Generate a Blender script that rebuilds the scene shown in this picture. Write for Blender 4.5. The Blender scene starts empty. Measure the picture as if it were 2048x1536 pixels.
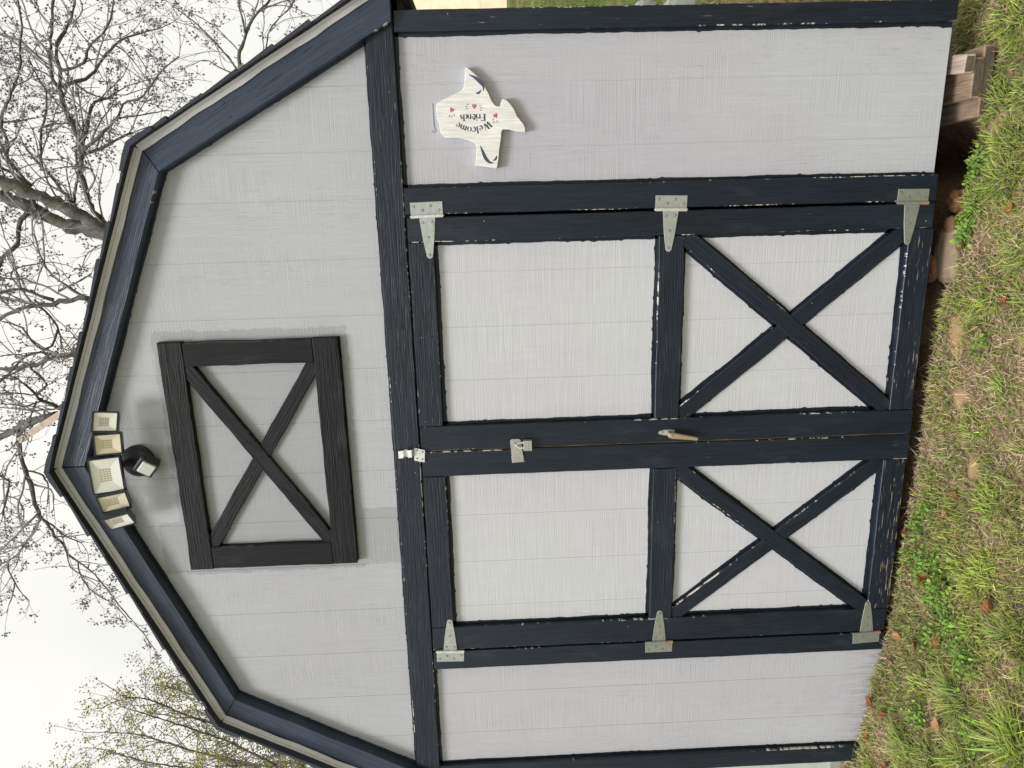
import bpy, math, random
import numpy as np
from mathutils import Vector, Matrix

random.seed(7)
rng = np.random.default_rng(11)
sc = bpy.context.scene
C = sc.collection

# ------------------------------------------------------------------ camera
cd = bpy.data.cameras.new('camera')
cam = bpy.data.objects.new('camera', cd)
C.objects.link(cam)
yaw, pit, rol = math.radians(15.1368), math.radians(-1.6944), math.radians(-1.9690)
fw = Vector((-math.sin(yaw) * math.cos(pit), math.cos(yaw) * math.cos(pit), math.sin(pit)))
rt = Vector((math.cos(yaw), math.sin(yaw), 0))
up = rt.cross(fw)
Rt = math.cos(rol) * rt + math.sin(rol) * up
Up = -math.sin(rol) * rt + math.cos(rol) * up
CAMP = Vector((1.0070, -2.7495, 1.6683))
# the phone was held on its side: picture-right is the ground, picture-top is the shed's right
m = Matrix((-Up, Rt, -fw)).transposed().to_4x4()
m.translation = CAMP
cam.matrix_world = m
FPX = 1480.0
cd.sensor_width = 36.0
cd.sensor_fit = 'HORIZONTAL'
cd.lens = 36.0 * FPX / 2048.0
cd.clip_start = 0.05
cd.clip_end = 500.0
sc.camera = cam

# ------------------------------------------------------------------ world, sun, exposure
SUN_EL, SUN_AZ = 57.0, -14.0        # azimuth measured from straight in front of the shed, towards its left
w = bpy.data.worlds.new('World')
sc.world = w
w.use_nodes = True
nt = w.node_tree
nt.nodes.clear()
out = nt.nodes.new('ShaderNodeOutputWorld')
bg = nt.nodes.new('ShaderNodeBackground')
sky = nt.nodes.new('ShaderNodeTexSky')
sky.sky_type = 'NISHITA'
sky.sun_disc = False
sky.sun_elevation = math.radians(SUN_EL)
sky.sun_rotation = math.radians(180 - SUN_AZ)
sky.air_density = 1.0
sky.dust_density = 4.0
hs = nt.nodes.new('ShaderNodeHueSaturation')
hs.inputs['Saturation'].default_value = 0.12
mx = nt.nodes.new('ShaderNodeMix')
mx.data_type = 'RGBA'
mx.inputs[0].default_value = 0.72       # high thin overcast over the clear sky
mx.inputs[7].default_value = (12.3, 12.2, 11.9, 1)
# soft cloud tone in the overcast
tcw = nt.nodes.new('ShaderNodeTexCoord')
nz = nt.nodes.new('ShaderNodeTexNoise')
nz.inputs['Scale'].default_value = 2.2
nz.inputs['Detail'].default_value = 4
nt.links.new(tcw.outputs['Generated'], nz.inputs['Vector'])
cmx = nt.nodes.new('ShaderNodeMix')
cmx.data_type = 'RGBA'
cmr = nt.nodes.new('ShaderNodeMapRange')
cmr.inputs[1].default_value, cmr.inputs[2].default_value = .35, .68
nt.links.new(nz.outputs['Fac'], cmr.inputs[0])
nt.links.new(cmr.outputs[0], cmx.inputs[0])
cmx.inputs[6].default_value = (11.4, 11.3, 10.9, 1)
cmx.inputs[7].default_value = (13.6, 13.4, 12.3, 1)
nt.links.new(cmx.outputs[2], mx.inputs[7])
nt.links.new(sky.outputs[0], hs.inputs['Color'])
nt.links.new(hs.outputs[0], mx.inputs[6])
nt.links.new(mx.outputs[2], bg.inputs['Color'])
bg.inputs['Strength'].default_value = 0.1
nt.links.new(bg.outputs[0], out.inputs['Surface'])

sl = bpy.data.lights.new('sun', 'SUN')
sl.energy = 3.0
sl.angle = math.radians(17)
sl.color = (1.0, 0.97, 0.925)
sun = bpy.data.objects.new('sun', sl)
C.objects.link(sun)
se, sa = math.radians(SUN_EL), math.radians(SUN_AZ)
sdir = Vector((math.sin(sa) * math.cos(se), -math.cos(sa) * math.cos(se), math.sin(se)))
sun.rotation_euler = sdir.to_track_quat('Z', 'Y').to_euler()
sun.location = (-2, -6, 9)

vs = sc.view_settings
vs.view_transform = 'Standard'
vs.look = 'None'
vs.exposure = 0.0
vs.gamma = 1.0
vs.use_curve_mapping = False


# ------------------------------------------------------------------ helpers
def tag(o, label=None, cat=None, group=None, kind=None):
    if label: o['label'] = label
    if cat: o['category'] = cat
    if group: o['group'] = group
    if kind: o['kind'] = kind
    return o


def empty(name, loc=(0, 0, 0), parent=None):
    o = bpy.data.objects.new(name, None)
    o.empty_display_size = 0.1
    C.objects.link(o)
    o.location = loc
    if parent: o.parent = parent
    return o


def mesh_obj(name, verts, faces, mat, parent=None, smooth=False, attrs=None):
    me = bpy.data.meshes.new(name)
    me.from_pydata([tuple(v) for v in verts], [], [tuple(f) for f in faces])
    if attrs:
        for k, (typ, dat) in attrs.items():
            a = me.attributes.new(k, typ, 'POINT')
            key = 'vector' if typ == 'FLOAT_VECTOR' else ('color' if typ == 'FLOAT_COLOR' else 'value')
            a.data.foreach_set(key, np.asarray(dat, dtype=np.float32).ravel())
    if smooth:
        me.polygons.foreach_set('use_smooth', [True] * len(me.polygons))
    for mm in (mat if isinstance(mat, (list, tuple)) else [mat]):
        me.materials.append(mm)
    me.update()
    o = bpy.data.objects.new(name, me)
    C.objects.link(o)
    if parent:
        o.parent = parent
        pw = parent
        T = Vector((0, 0, 0))
        while pw:
            T += pw.location
            pw = pw.parent
        if T.length > 0:                 # vertices are given in world metres
            me.transform(Matrix.Translation(-T))
    return o


def np_mesh(name, co, faces, k, mat, parent=None, col=None, smooth=False):
    """co (n,3), faces (m,k) as numpy"""
    me = bpy.data.meshes.new(name)
    co = np.asarray(co, dtype=np.float32)
    faces = np.asarray(faces, dtype=np.int32)
    if parent:
        T = np.zeros(3)
        pw = parent
        while pw:
            T += np.array(pw.location)
            pw = pw.parent
        co = co - T.astype(np.float32)
    me.vertices.add(len(co))
    me.vertices.foreach_set('co', co.ravel())
    me.loops.add(faces.size)
    me.loops.foreach_set('vertex_index', faces.ravel())
    me.polygons.add(len(faces))
    me.polygons.foreach_set('loop_start', np.arange(0, faces.size, k, dtype=np.int32))
    me.polygons.foreach_set('loop_total', np.full(len(faces), k, dtype=np.int32))
    if smooth:
        me.polygons.foreach_set('use_smooth', np.ones(len(faces), dtype=bool))
    if col is not None:
        a = me.attributes.new('Col', 'FLOAT_COLOR', 'POINT')
        c4 = np.ones((len(co), 4), dtype=np.float32)
        c4[:, :3] = col
        a.data.foreach_set('color', c4.ravel())
    me.materials.append(mat)
    me.update()
    me.validate()
    o = bpy.data.objects.new(name, me)
    C.objects.link(o)
    if parent: o.parent = parent
    return o


class MB:
    """collects boxes, prisms, tubes into one mesh"""
    def __init__(s): s.v, s.f, s.m, s.cur = [], [], [], 0

    def add(s, vs, fs):
        n = len(s.v)
        s.m += [s.cur] * len(fs)
        s.v += [Vector(v) for v in vs]
        s.f += [tuple(i + n for i in f) for f in fs]

    def box(s, x0, x1, y0, y1, z0, z1, M=None, bev=0.0):
        if bev <= 0:
            vs = [(x, y, z) for x in (x0, x1) for y in (y0, y1) for z in (z0, z1)]
            fs = [(0, 1, 3, 2), (4, 6, 7, 5), (0, 4, 5, 1), (2, 3, 7, 6), (0, 2, 6, 4), (1, 5, 7, 3)]
        else:
            b = bev
            pts = [(x0 + b, z0), (x1 - b, z0), (x1, z0 + b), (x1, z1 - b), (x1 - b, z1), (x0 + b, z1), (x0, z1 - b), (x0, z0 + b)]
            ins = [(x0 + 2 * b, z0 + b), (x1 - 2 * b, z0 + b), (x1 - b, z0 + 2 * b), (x1 - b, z1 - 2 * b), (x1 - 2 * b, z1 - b), (x0 + 2 * b, z1 - b), (x0 + b, z1 - 2 * b), (x0 + b, z0 + 2 * b)]
            vs = [(p[0], y1, p[1]) for p in pts] + [(p[0], y0 + b, p[1]) for p in pts] + [(p[0], y0, p[1]) for p in ins]
            fs = [tuple(range(7, -1, -1))]
            for r in (0, 8):
                for i in range(8):
                    j = (i + 1) % 8
                    fs.append((r + i, r + j, r + 8 + j, r + 8 + i))
            fs.append(tuple(range(16, 24)))
        if M is not None: vs = [M @ Vector(v) for v in vs]
        s.add(vs, fs)

    def prism(s, poly, y0, y1, bev=0.0, M=None):
        """poly: list of (x,z); front at y0, back at y1"""
        n = len(poly)
        cx = sum(p[0] for p in poly) / n
        cz = sum(p[1] for p in poly) / n
        rows = [(poly, y1)]
        if bev > 0:
            rows.append((poly, y0 + bev))
            ins = []
            for i in range(n):
                a, b, c = Vector(poly[i - 1]), Vector(poly[i]), Vector(poly[(i + 1) % n])
                d1, d2 = (b - a), (c - b)
                n1 = Vector((-d1.y, d1.x)).normalized() if d1.length else Vector((0, 0))
                n2 = Vector((-d2.y, d2.x)).normalized() if d2.length else Vector((0, 0))
                nn = (n1 + n2)
                nn = nn.normalized() if nn.length > 1e-6 else n1
                ins.append((b + nn * bev * s._sgn(poly)))
            rows.append(([(p[0], p[1]) for p in ins], y0))
        else:
            rows.append((poly, y0))
        vs, fs = [], []
        for pl, y in rows: vs += [(p[0], y, p[1]) for p in pl]
        fs.append(tuple(range(n)))
        for r in range(len(rows) - 1):
            for i in range(n):
                j = (i + 1) % n
                fs.append((r * n + i, r * n + j, (r + 1) * n + j, (r + 1) * n + i))
        k = (len(rows) - 1) * n
        fs.append(tuple(k + i for i in range(n - 1, -1, -1)))
        if M is not None: vs = [M @ Vector(v) for v in vs]
        s.add(vs, fs)

    @staticmethod
    def _sgn(poly):
        a = sum(poly[i - 1][0] * poly[i][1] - poly[i][0] * poly[i - 1][1] for i in range(len(poly)))
        return 1.0 if a > 0 else -1.0

    def tube(s, pts, rads, n=8, cap=True):
        pts = [Vector(p) for p in pts]
        if not isinstance(rads, (list, tuple)): rads = [rads] * len(pts)
        vs, fs = [], []
        for i, p in enumerate(pts):
            d = (pts[min(i + 1, len(pts) - 1)] - pts[max(i - 1, 0)]).normalized()
            a = d.orthogonal().normalized() if i == 0 else (a - d * a.dot(d)).normalized()
            b = d.cross(a)
            for k in range(n):
                t = 2 * math.pi * k / n
                vs.append(p + (a * math.cos(t) + b * math.sin(t)) * rads[i])
        for i in range(len(pts) - 1):
            for k in range(n):
                j = (k + 1) % n
                fs.append((i * n + k, i * n + j, (i + 1) * n + j, (i + 1) * n + k))
        if cap:
            fs.append(tuple(range(n - 1, -1, -1)))
            fs.append(tuple((len(pts) - 1) * n + k for k in range(n)))
        s.add(vs, fs)

    def disc(s, x, y, z, r, h, n=10, M=None):
        """button facing -Y"""
        poly = [(x + r * math.cos(2 * math.pi * k / n), z + r * math.sin(2 * math.pi * k / n)) for k in range(n)]
        s.prism(poly, y - h, y, min(h * .5, r * .3), M)

    def build(s, name, mat, parent=None, smooth=False):
        o = mesh_obj(name, s.v, s.f, mat, parent, smooth)
        if isinstance(mat, (list, tuple)): o.data.polygons.foreach_set('material_index', s.m)
        return o


# ---- value noise in numpy (ground, grass patches)
_T = rng.random((256, 256))


def vnoise(x, y, s):
    x = np.asarray(x) * s + 57.3
    y = np.asarray(y) * s + 91.7
    xi, yi = np.floor(x).astype(int), np.floor(y).astype(int)
    fx, fy = x - xi, y - yi
    fx = fx * fx * (3 - 2 * fx)
    fy = fy * fy * (3 - 2 * fy)
    g = lambda a, b: _T[a % 256, b % 256]
    return (g(xi, yi) * (1 - fx) + g(xi + 1, yi) * fx) * (1 - fy) + (g(xi, yi + 1) * (1 - fx) + g(xi + 1, yi + 1) * fx) * fy


def fbm(x, y, s):
    return (vnoise(x, y, s) + .5 * vnoise(x, y, s * 2.1) + .25 * vnoise(x, y, s * 4.3)) / 1.75


def ground_z(x, y):
    x = np.asarray(x, dtype=float)
    y = np.asarray(y, dtype=float)
    b = np.interp(x, [-30, -4, -1.6, -1.2, -.9, -.3, .3, .8, 1.3, 2, 30], [.3, .12, .065, .04, -.01, -.045, -.07, -.10, -.145, -.18, -.3])
    under = np.clip((y + 0.03) / .12, 0, 1) * np.clip((3.6 - y) / .3, 0, 1) * np.clip((1.55 - np.abs(x)) / .1, 0, 1)
    under = under * np.interp(x, [-2, 1.12, 1.42, 2], [1, 1, .15, 0])
    n = (fbm(x, y, 3.0) - .5) * .035 + (fbm(x, y, 14.) - .5) * .014
    far = np.clip((np.hypot(x, y) - 4) / 10, 0, 1)
    n = n + (fbm(x, y, .25) - .5) * .8 * far
    n = n + np.clip((y - 3) * .085, 0, 1.15) * np.clip((x - 1.2) / 1.5, 0, 1)
    hump = np.clip(1 - np.abs(x - .55) / .6, 0, 1) * .02
    return b + n - under * (np.clip(.16 + np.minimum(0, b), .05, .13) * np.interp(x, [-2, .3, .75], [.35, .35, 1]) + .2 * np.clip(1 - np.abs(x - 1.06) / .16, 0, 1)) + hump * np.clip(-y / .2, 0, 1)


# ------------------------------------------------------------------ materials
def nodes(name):
    mt = bpy.data.materials.new(name)
    mt.use_nodes = True
    t = mt.node_tree
    t.nodes.clear()
    o = t.nodes.new('ShaderNodeOutputMaterial')
    b = t.nodes.new('ShaderNodeBsdfPrincipled')
    t.links.new(b.outputs[0], o.inputs[0])
    return mt, t, b


class N:
    """small node-building shorthand"""
    def __init__(s, t): s.t = t

    def new(s, typ, **kw):
        n = s.t.nodes.new(typ)
        for k, v in kw.items(): setattr(n, k, v)
        return n

    def link(s, a, b): s.t.links.new(a, b)

    def val(s, sock, v):
        if isinstance(v, bpy.types.NodeSocket): s.link(v, sock)
        else: sock.default_value = v

    def math(s, op, a, b=None, clamp=False):
        n = s.new('ShaderNodeMath', operation=op, use_clamp=clamp)
        s.val(n.inputs[0], a)
        if b is not None: s.val(n.inputs[1], b)
        return n.outputs[0]

    def noise(s, vec, scale=1.0, detail=3.0, rough=.55):
        n = s.new('ShaderNodeTexNoise')
        s.link(vec, n.inputs['Vector'])
        n.inputs['Scale'].default_value = scale
        n.inputs['Detail'].default_value = detail
        n.inputs['Roughness'].default_value = rough
        return n.outputs['Fac']

    def mul(s, vec, v):
        n = s.new('ShaderNodeVectorMath', operation='MULTIPLY')
        s.link(vec, n.inputs[0])
        n.inputs[1].default_value = v
        return n.outputs[0]

    def add(s, vec, v):
        n = s.new('ShaderNodeVectorMath', operation='ADD')
        s.link(vec, n.inputs[0])
        s.val(n.inputs[1], v)
        return n.outputs[0]

    def ramp(s, fac, a, b, ca=(0, 0, 0, 1), cb=(1, 1, 1, 1)):
        n = s.new('ShaderNodeMapRange', clamp=True)
        s.link(fac, n.inputs[0])
        n.inputs[1].default_value = a
        n.inputs[2].default_value = b
        return n.outputs[0]

    def mix(s, f, a, b):
        n = s.new('ShaderNodeMix', data_type='RGBA')
        s.val(n.inputs[0], f)
        s.val(n.inputs[6], a if isinstance(a, bpy.types.NodeSocket) else (*a, 1) if len(a) == 3 else a)
        s.val(n.inputs[7], b if isinstance(b, bpy.types.NodeSocket) else (*b, 1) if len(b) == 3 else b)
        return n.outputs[2]

    def bump(s, h, strength, dist=.002):
        n = s.new('ShaderNodeBump')
        s.link(h, n.inputs['Height'])
        n.inputs['Strength'].default_value = strength
        n.inputs['Distance'].default_value = dist
        return n.outputs[0]

    def attr(s, name):
        n = s.new('ShaderNodeAttribute')
        n.attribute_name = name
        return n

    def sep(s, v):
        n = s.new('ShaderNodeSeparateXYZ')
        s.link(v, n.inputs[0])
        return n.outputs

    def coord(s, which='Object'):
        return s.new('ShaderNodeTexCoord').outputs[which]


def simple(name, col, rough=.6, metal=0.0, var=.12, scale=40., bump=.15, spec=.5):
    mt, t, b = nodes(name)
    n = N(t)
    c = n.coord()
    f = n.noise(c, scale, 4)
    g = n.noise(c, scale * 6, 3)
    k = n.math('ADD', n.math('MULTIPLY', n.math('SUBTRACT', f, .5), var * 2), 1.0)
    hsv = n.new('ShaderNodeHueSaturation')
    hsv.inputs['Color'].default_value = (*col, 1)
    n.link(k, hsv.inputs['Value'])
    n.link(hsv.outputs[0], b.inputs['Base Color'])
    n.link(n.ramp(g, -.5, 1.5), b.inputs['Roughness'])
    r = n.math('ADD', n.math('MULTIPLY', n.math('SUBTRACT', g, .5), .25), rough, True)
    n.link(r, b.inputs['Roughness'])
    b.inputs['Metallic'].default_value = metal
    b.inputs['Specular IOR Level'].default_value = spec
    if bump: n.link(n.bump(g, bump, .001), b.inputs['Normal'])
    return mt


def grey_paint(name, col, patches=None, boost=1.0, sawk=.0, crk=1.0):
    """rough sawn plywood siding under matt grey paint; grain upright, saw marks across"""
    mt, t, b = nodes(name)
    n = N(t)
    geo = n.new('ShaderNodeNewGeometry').outputs['Position']
    grain = n.noise(n.mul(geo, (210, 210, 7)), 1, 4, .65)
    grain2 = n.noise(n.mul(geo, (70, 70, 1.3)), 1, 3)
    saw = n.noise(n.mul(geo, (3.5, 3.5, 300)), 1, 3, .65)
    patch = n.noise(n.mul(geo, (5, 5, 3)), 1, 2)
    big = n.noise(n.mul(geo, (1.3, 1.3, 1.1)), 1, 3)
    blot = n.noise(n.mul(geo, (24, 24, 18)), 1, 3)
    pm = n.ramp(patch, .40, .60)
    amp = n.math('ADD', .45, n.math('MULTIPLY', n.ramp(n.noise(n.add(n.mul(geo, (3.1, 3.1, 2.3)), (4, 1, 7)), 1, 3), .35, .68), .95))
    h = n.math('ADD', n.math('MULTIPLY', grain, n.math('SUBTRACT', 1.25 - sawk, n.math('MULTIPLY', pm, 1 - sawk))), n.math('MULTIPLY', saw, n.math('ADD', n.math('MULTIPLY', pm, 1 - sawk), .45 + sawk)))
    # hairline checks along the grain, only in some places
    chk = n.noise(n.mul(geo, (420, 420, 22)), 1, 2, .5)
    chm = n.ramp(n.noise(n.mul(geo, (6, 6, 2.2)), 1, 3), .47, .62)
    crack = n.math('MULTIPLY', n.ramp(chk, .60, .74), chm)
    v = n.math('ADD', n.math('MULTIPLY', n.math('MULTIPLY', n.math('SUBTRACT', h, .85), .27), amp), 1.0)
    v = n.math('ADD', v, n.math('MULTIPLY', n.math('SUBTRACT', big, .5), .17))
    v = n.math('ADD', v, n.math('MULTIPLY', n.math('SUBTRACT', blot, .5), .07))
    v = n.math('ADD', v, n.math('MULTIPLY', n.math('SUBTRACT', grain2, .5), .06))
    v = n.math('SUBTRACT', v, n.math('MULTIPLY', crack, .16 * crk))
    base = col
    cc = n.mix(n.ramp(big, .35, .65), tuple(x * y for x, y in zip(col, (1.0, .985, 1.015))), tuple(x * y for x, y in zip(col, (.99, 1.0, .985))))
    if patches:
        xs = n.sep(n.add(geo, n.mul(n.new('ShaderNodeTexNoise').outputs['Color'], (0, 0, 0))))
        wob = n.noise(n.mul(geo, (30, 30, 30)), 1, 3)
        wv = n.math('MULTIPLY', n.math('SUBTRACT', wob, .5), .03)
        tot = None
        for (x0, x1, z0, z1) in patches:
            dx = n.math('SUBTRACT', n.math('ABSOLUTE', n.math('SUBTRACT', xs[0], (x0 + x1) / 2)), (x1 - x0) / 2)
            dz = n.math('SUBTRACT', n.math('ABSOLUTE', n.math('SUBTRACT', xs[2], (z0 + z1) / 2)), (z1 - z0) / 2)
            d = n.math('ADD', n.math('MAXIMUM', dx, dz), wv)
            mk = n.ramp(d, .001, -.003)
            tot = mk if tot is None else n.math('MAXIMUM', tot, mk)
        cc = n.mix(n.math('MULTIPLY', tot, .85), cc, tuple(x * .76 for x in col))
        v = n.math('ADD', v, 0.0)
    # tiny dents and filled nail holes
    vor = n.new('ShaderNodeTexVoronoi')
    n.link(n.mul(geo, (7, 7, 6)), vor.inputs['Vector'])
    dent = n.math('MULTIPLY', n.ramp(vor.outputs['Distance'], .034, .022), n.ramp(n.sep(vor.outputs['Color'])[0], .55, .6))
    v = n.math('SUBTRACT', v, n.math('MULTIPLY', dent, .45))
    # splashed earth near the ground
    z = n.sep(geo)[2]
    dirt = n.math('MULTIPLY', n.ramp(z, .17, .02), n.ramp(n.noise(n.mul(geo, (110, 110, 9)), 1, 4), .40, .60))
    dirt = n.math('MULTIPLY', dirt, n.ramp(n.sep(geo)[0], -.5, -1.0))
    cc = n.mix(n.math('MULTIPLY', dirt, .42), cc, (.17, .145, .10))
    hsv = n.new('ShaderNodeHueSaturation')
    n.link(cc, hsv.inputs['Color'])
    n.link(v, hsv.inputs['Value'])
    n.link(hsv.outputs[0], b.inputs['Base Color'])
    b.inputs['Roughness'].default_value = .62
    b.inputs['Specular IOR Level'].default_value = .35
    hh = n.math('SUBTRACT', h, n.math('ADD', n.math('MULTIPLY', crack, .3 * crk), n.math('MULTIPLY', dent, 1.0)))
    n.link(n.bump(hh, .8, .0016 * boost), b.inputs['Normal'])
    return mt


def trim_paint(name, col, rough=.42, ridges=.6, spec=.40, chipcol=(.62, .60, .55), chip=.735):
    """dark paint on planks. gc = (along, across, id) in metres; edge = distance to arris; wear per piece"""
    mt, t, b = nodes(name)
    n = N(t)
    gc = n.attr('gc').outputs['Vector']
    edge = n.attr('edge').outputs['Fac']
    wear = n.attr('wear').outputs['Fac']
    grain = n.noise(n.mul(gc, (5, 260, 1)), 1, 4, .62)
    ring = n.noise(n.add(n.mul(gc, (1.6, 42, 1)), (0, 0, 3)), 1, 3, .5)
    big = n.noise(n.mul(gc, (2.2, 9, 1)), 1, 3)
    fine = n.noise(n.mul(gc, (60, 90, 1)), 1, 3)
    h = n.math('ADD', grain, n.math('MULTIPLY', n.math('SINE', n.math('MULTIPLY', ring, 44.)), .22))
    val = n.math('ADD', 1.0, n.math('MULTIPLY', n.math('SUBTRACT', big, .5), 1.0))
    val = n.math('ADD', val, n.math('MULTIPLY', n.math('SUBTRACT', h, .5), .65))
    hsv = n.new('ShaderNodeHueSaturation')
    hsv.inputs['Color'].default_value = (*col, 1)
    n.link(val, hsv.inputs['Value'])
    # black-out hairline checks
    chk = n.ramp(n.noise(n.mul(gc, (5, 230, 1)), 1, 2, .5), .63, .70)
    c1 = n.mix(n.math('MULTIPLY', chk, .7), hsv.outputs[0], (.006, .007, .009))
    # knots, a few to a board
    kv = n.new('ShaderNodeTexVoronoi')
    n.link(n.add(n.mul(gc, (2.6, 11, 1)), (3, 5, 0)), kv.inputs['Vector'])
    kd = kv.outputs['Distance']
    km = n.math('MULTIPLY', n.ramp(kd, .14, .06), n.ramp(n.sep(kv.outputs['Color'])[1], .70, .74))
    kr = n.math('ADD', .5, n.math('MULTIPLY', n.math('SINE', n.math('MULTIPLY', kd, 190.)), .5))
    c1 = n.mix(n.math('MULTIPLY', km, n.math('MULTIPLY', kr, .75)), c1, (.004, .005, .007))
    # chalky faded areas
    fd = n.ramp(n.noise(n.add(n.mul(gc, (4.5, 11, 1)), (8, 2, 4)), 1, 4, .65), .56, .76)
    c1 = n.mix(n.math('MULTIPLY', fd, n.math('MULTIPLY', grain, .42)), c1, (.075, .085, .10))
    # scuffs: pale flecks along the grain
    fl = n.noise(n.add(n.mul(gc, (13, 190, 1)), (5, 9, 2)), 1, 3, .6)
    where = n.noise(n.add(n.mul(gc, (3.5, 14, 1)), (2, 7, 5)), 1, 2)
    thr = n.math('SUBTRACT', .80, n.math('ADD', n.math('MULTIPLY', wear, .17), n.math('MULTIPLY', n.math('SUBTRACT', where, .5), .28)))
    sc_ = n.math('MULTIPLY', n.math('SUBTRACT', fl, thr), 30., True)
    sc_ = n.math('MINIMUM', n.math('MAXIMUM', sc_, 0.), 1.)
    c2 = n.mix(n.math('MULTIPLY', sc_, .8), c1, (.36, .29, .21))
    # specks of paint and dust
    vor = n.new('ShaderNodeTexVoronoi')
    n.link(n.mul(gc, (38, 38, 1)), vor.inputs['Vector'])
    sp = n.math('MULTIPLY', n.ramp(vor.outputs['Distance'], .075, .045), n.ramp(n.sep(vor.outputs['Color'])[0], .80, .84))
    c3 = n.mix(n.math('MULTIPLY', sp, .6), c2, (.33, .35, .38))
    # bare, chalky arrises where the dark paint missed
    en = n.noise(n.add(n.mul(gc, (42, 60, 1)), (1, 3, 8)), 1, 4, .7)
    eb = n.noise(n.add(n.mul(gc, (1.8, 20, 1)), (4, 3, 1)), 1, 2)
    em = n.math('MULTIPLY', n.ramp(edge, .0022, .0009), n.ramp(n.math('ADD', n.math('MULTIPLY', en, .6), n.math('MULTIPLY', eb, .7)), chip, chip + .035))
    c4 = n.mix(n.math('MULTIPLY', em, .9), c3, chipcol)
    n.link(c4, b.inputs['Base Color'])
    n.link(n.math('ADD', n.math('MULTIPLY', n.math('SUBTRACT', fine, .5), .22), rough), b.inputs['Roughness'])
    b.inputs['Specular IOR Level'].default_value = spec
    hh = n.math('SUBTRACT', h, n.math('MULTIPLY', chk, .8))
    n.link(n.bump(hh, ridges, .0016), b.inputs['Normal'])
    return mt


def bare_wood(name, c1, c2, axis=(8, 8, 8), rough=.8):
    mt, t, b = nodes(name)
    n = N(t)
    c = n.coord()
    g = n.noise(n.mul(c, axis), 1, 5, .65)
    big = n.noise(c, 9, 3)
    f = n.math('ADD', n.math('MULTIPLY', n.ramp(g, .33, .68), .75), n.math('MULTIPLY', n.math('SUBTRACT', big, .5), .6), True)
    n.link(n.mix(f, c1, c2), b.inputs['Base Color'])
    b.inputs['Roughness'].default_value = rough
    n.link(n.bump(g, .6, .002), b.inputs['Normal'])
    return mt


def zinc(name, col=(.46, .48, .45), rust=.25):
    mt, t, b = nodes(name)
    n = N(t)
    c = n.coord()
    f = n.noise(c, 55, 4)
    g = n.noise(c, 260, 3)
    r = n.noise(c, 28, 4)
    c1 = n.mix(f, tuple(x * .72 for x in col), tuple(x * 1.22 for x in col))
    c2 = n.mix(n.math('MULTIPLY', n.ramp(r, .62, .72), rust), c1, (.30, .17, .09))
    n.link(c2, b.inputs['Base Color'])
    b.inputs['Metallic'].default_value = .55
    n.link(n.math('ADD', n.math('MULTIPLY', n.math('SUBTRACT', g, .5), .3), .5), b.inputs['Roughness'])
    n.link(n.bump(f, .5, .002), b.inputs['Normal'])
    return mt


def soil_mat():
    mt, t, b = nodes('soil')
    n = N(t)
    c = n.new('ShaderNodeNewGeometry').outputs['Position']
    a = n.noise(c, 5, 5, .6)
    f = n.noise(c, 90, 5, .7)
    g = n.noise(c, 300, 3, .6)
    st = n.noise(n.mul(c, (140, 40, 40)), 1, 3)
    base = n.mix(n.ramp(a, .38, .62), (.10, .065, .04), (.26, .18, .11))
    base = n.mix(n.ramp(f, .42, .7), base, (.33, .245, .155))
    base = n.mix(n.math('MULTIPLY', n.ramp(st, .56, .66), .5), base, (.42, .35, .24))
    base = n.mix(n.math('MULTIPLY', n.ramp(g, .58, .7), .5), base, (.07, .045, .03))
    base = n.mix(n.attr('bare').outputs['Fac'], base, n.mix(f, (.30, .18, .095), (.58, .40, .24)))
    # turf further off, where single blades are not built
    xs = n.sep(c)
    d = n.math('SUBTRACT', n.math('ABSOLUTE', n.math('SUBTRACT', xs[1], .2)), 2.4)
    green = n.mix(n.noise(c, 30, 4), (.05, .085, .02), (.13, .17, .045))
    base = n.mix(n.math('MULTIPLY', n.ramp(d, 0, 1.5), n.ramp(n.noise(c, 2.2, 4), .34, .5)), base, green)
    n.link(base, b.inputs['Base Color'])
    b.inputs['Roughness'].default_value = .95
    b.inputs['Specular IOR Level'].default_value = .15
    n.link(n.bump(n.math('ADD', f, n.math('MULTIPLY', g, .5)), .9, .008), b.inputs['Normal'])
    return mt


def vcol_mat(name, rough=.6, trans=.0, spec=.25, noise=0.0):
    mt, t, b = nodes(name)
    n = N(t)
    col = n.attr('Col').outputs['Color']
    n.link(col, b.inputs['Base Color'])
    b.inputs['Roughness'].default_value = rough
    b.inputs['Specular IOR Level'].default_value = spec
    if trans:
        o = [x for x in t.nodes if x.type == 'OUTPUT_MATERIAL'][0]
        tr = n.new('ShaderNodeBsdfTranslucent')
        n.link(col, tr.inputs['Color'])
        ms = n.new('ShaderNodeMixShader')
        ms.inputs[0].default_value = trans
        n.link(b.outputs[0], ms.inputs[1])
        n.link(tr.outputs[0], ms.inputs[2])
        n.link(ms.outputs[0], o.inputs[0])
    return mt


def bark_mat(name, c1, c2, moss=.0):
    mt, t, b = nodes(name)
    n = N(t)
    c = n.coord()
    f = n.noise(n.mul(c, (14, 14, 5)), 1, 5, .65)
    g = n.noise(c, 5, 3)
    base = n.mix(n.ramp(f, .35, .65), c1, c2)
    if moss: base = n.mix(n.math('MULTIPLY', n.ramp(g, .45, .6), moss), base, (.14, .16, .10))
    n.link(base, b.inputs['Base Color'])
    b.inputs['Roughness'].default_value = .9
    n.link(n.bump(f, .8, .02), b.inputs['Normal'])
    return mt


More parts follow.
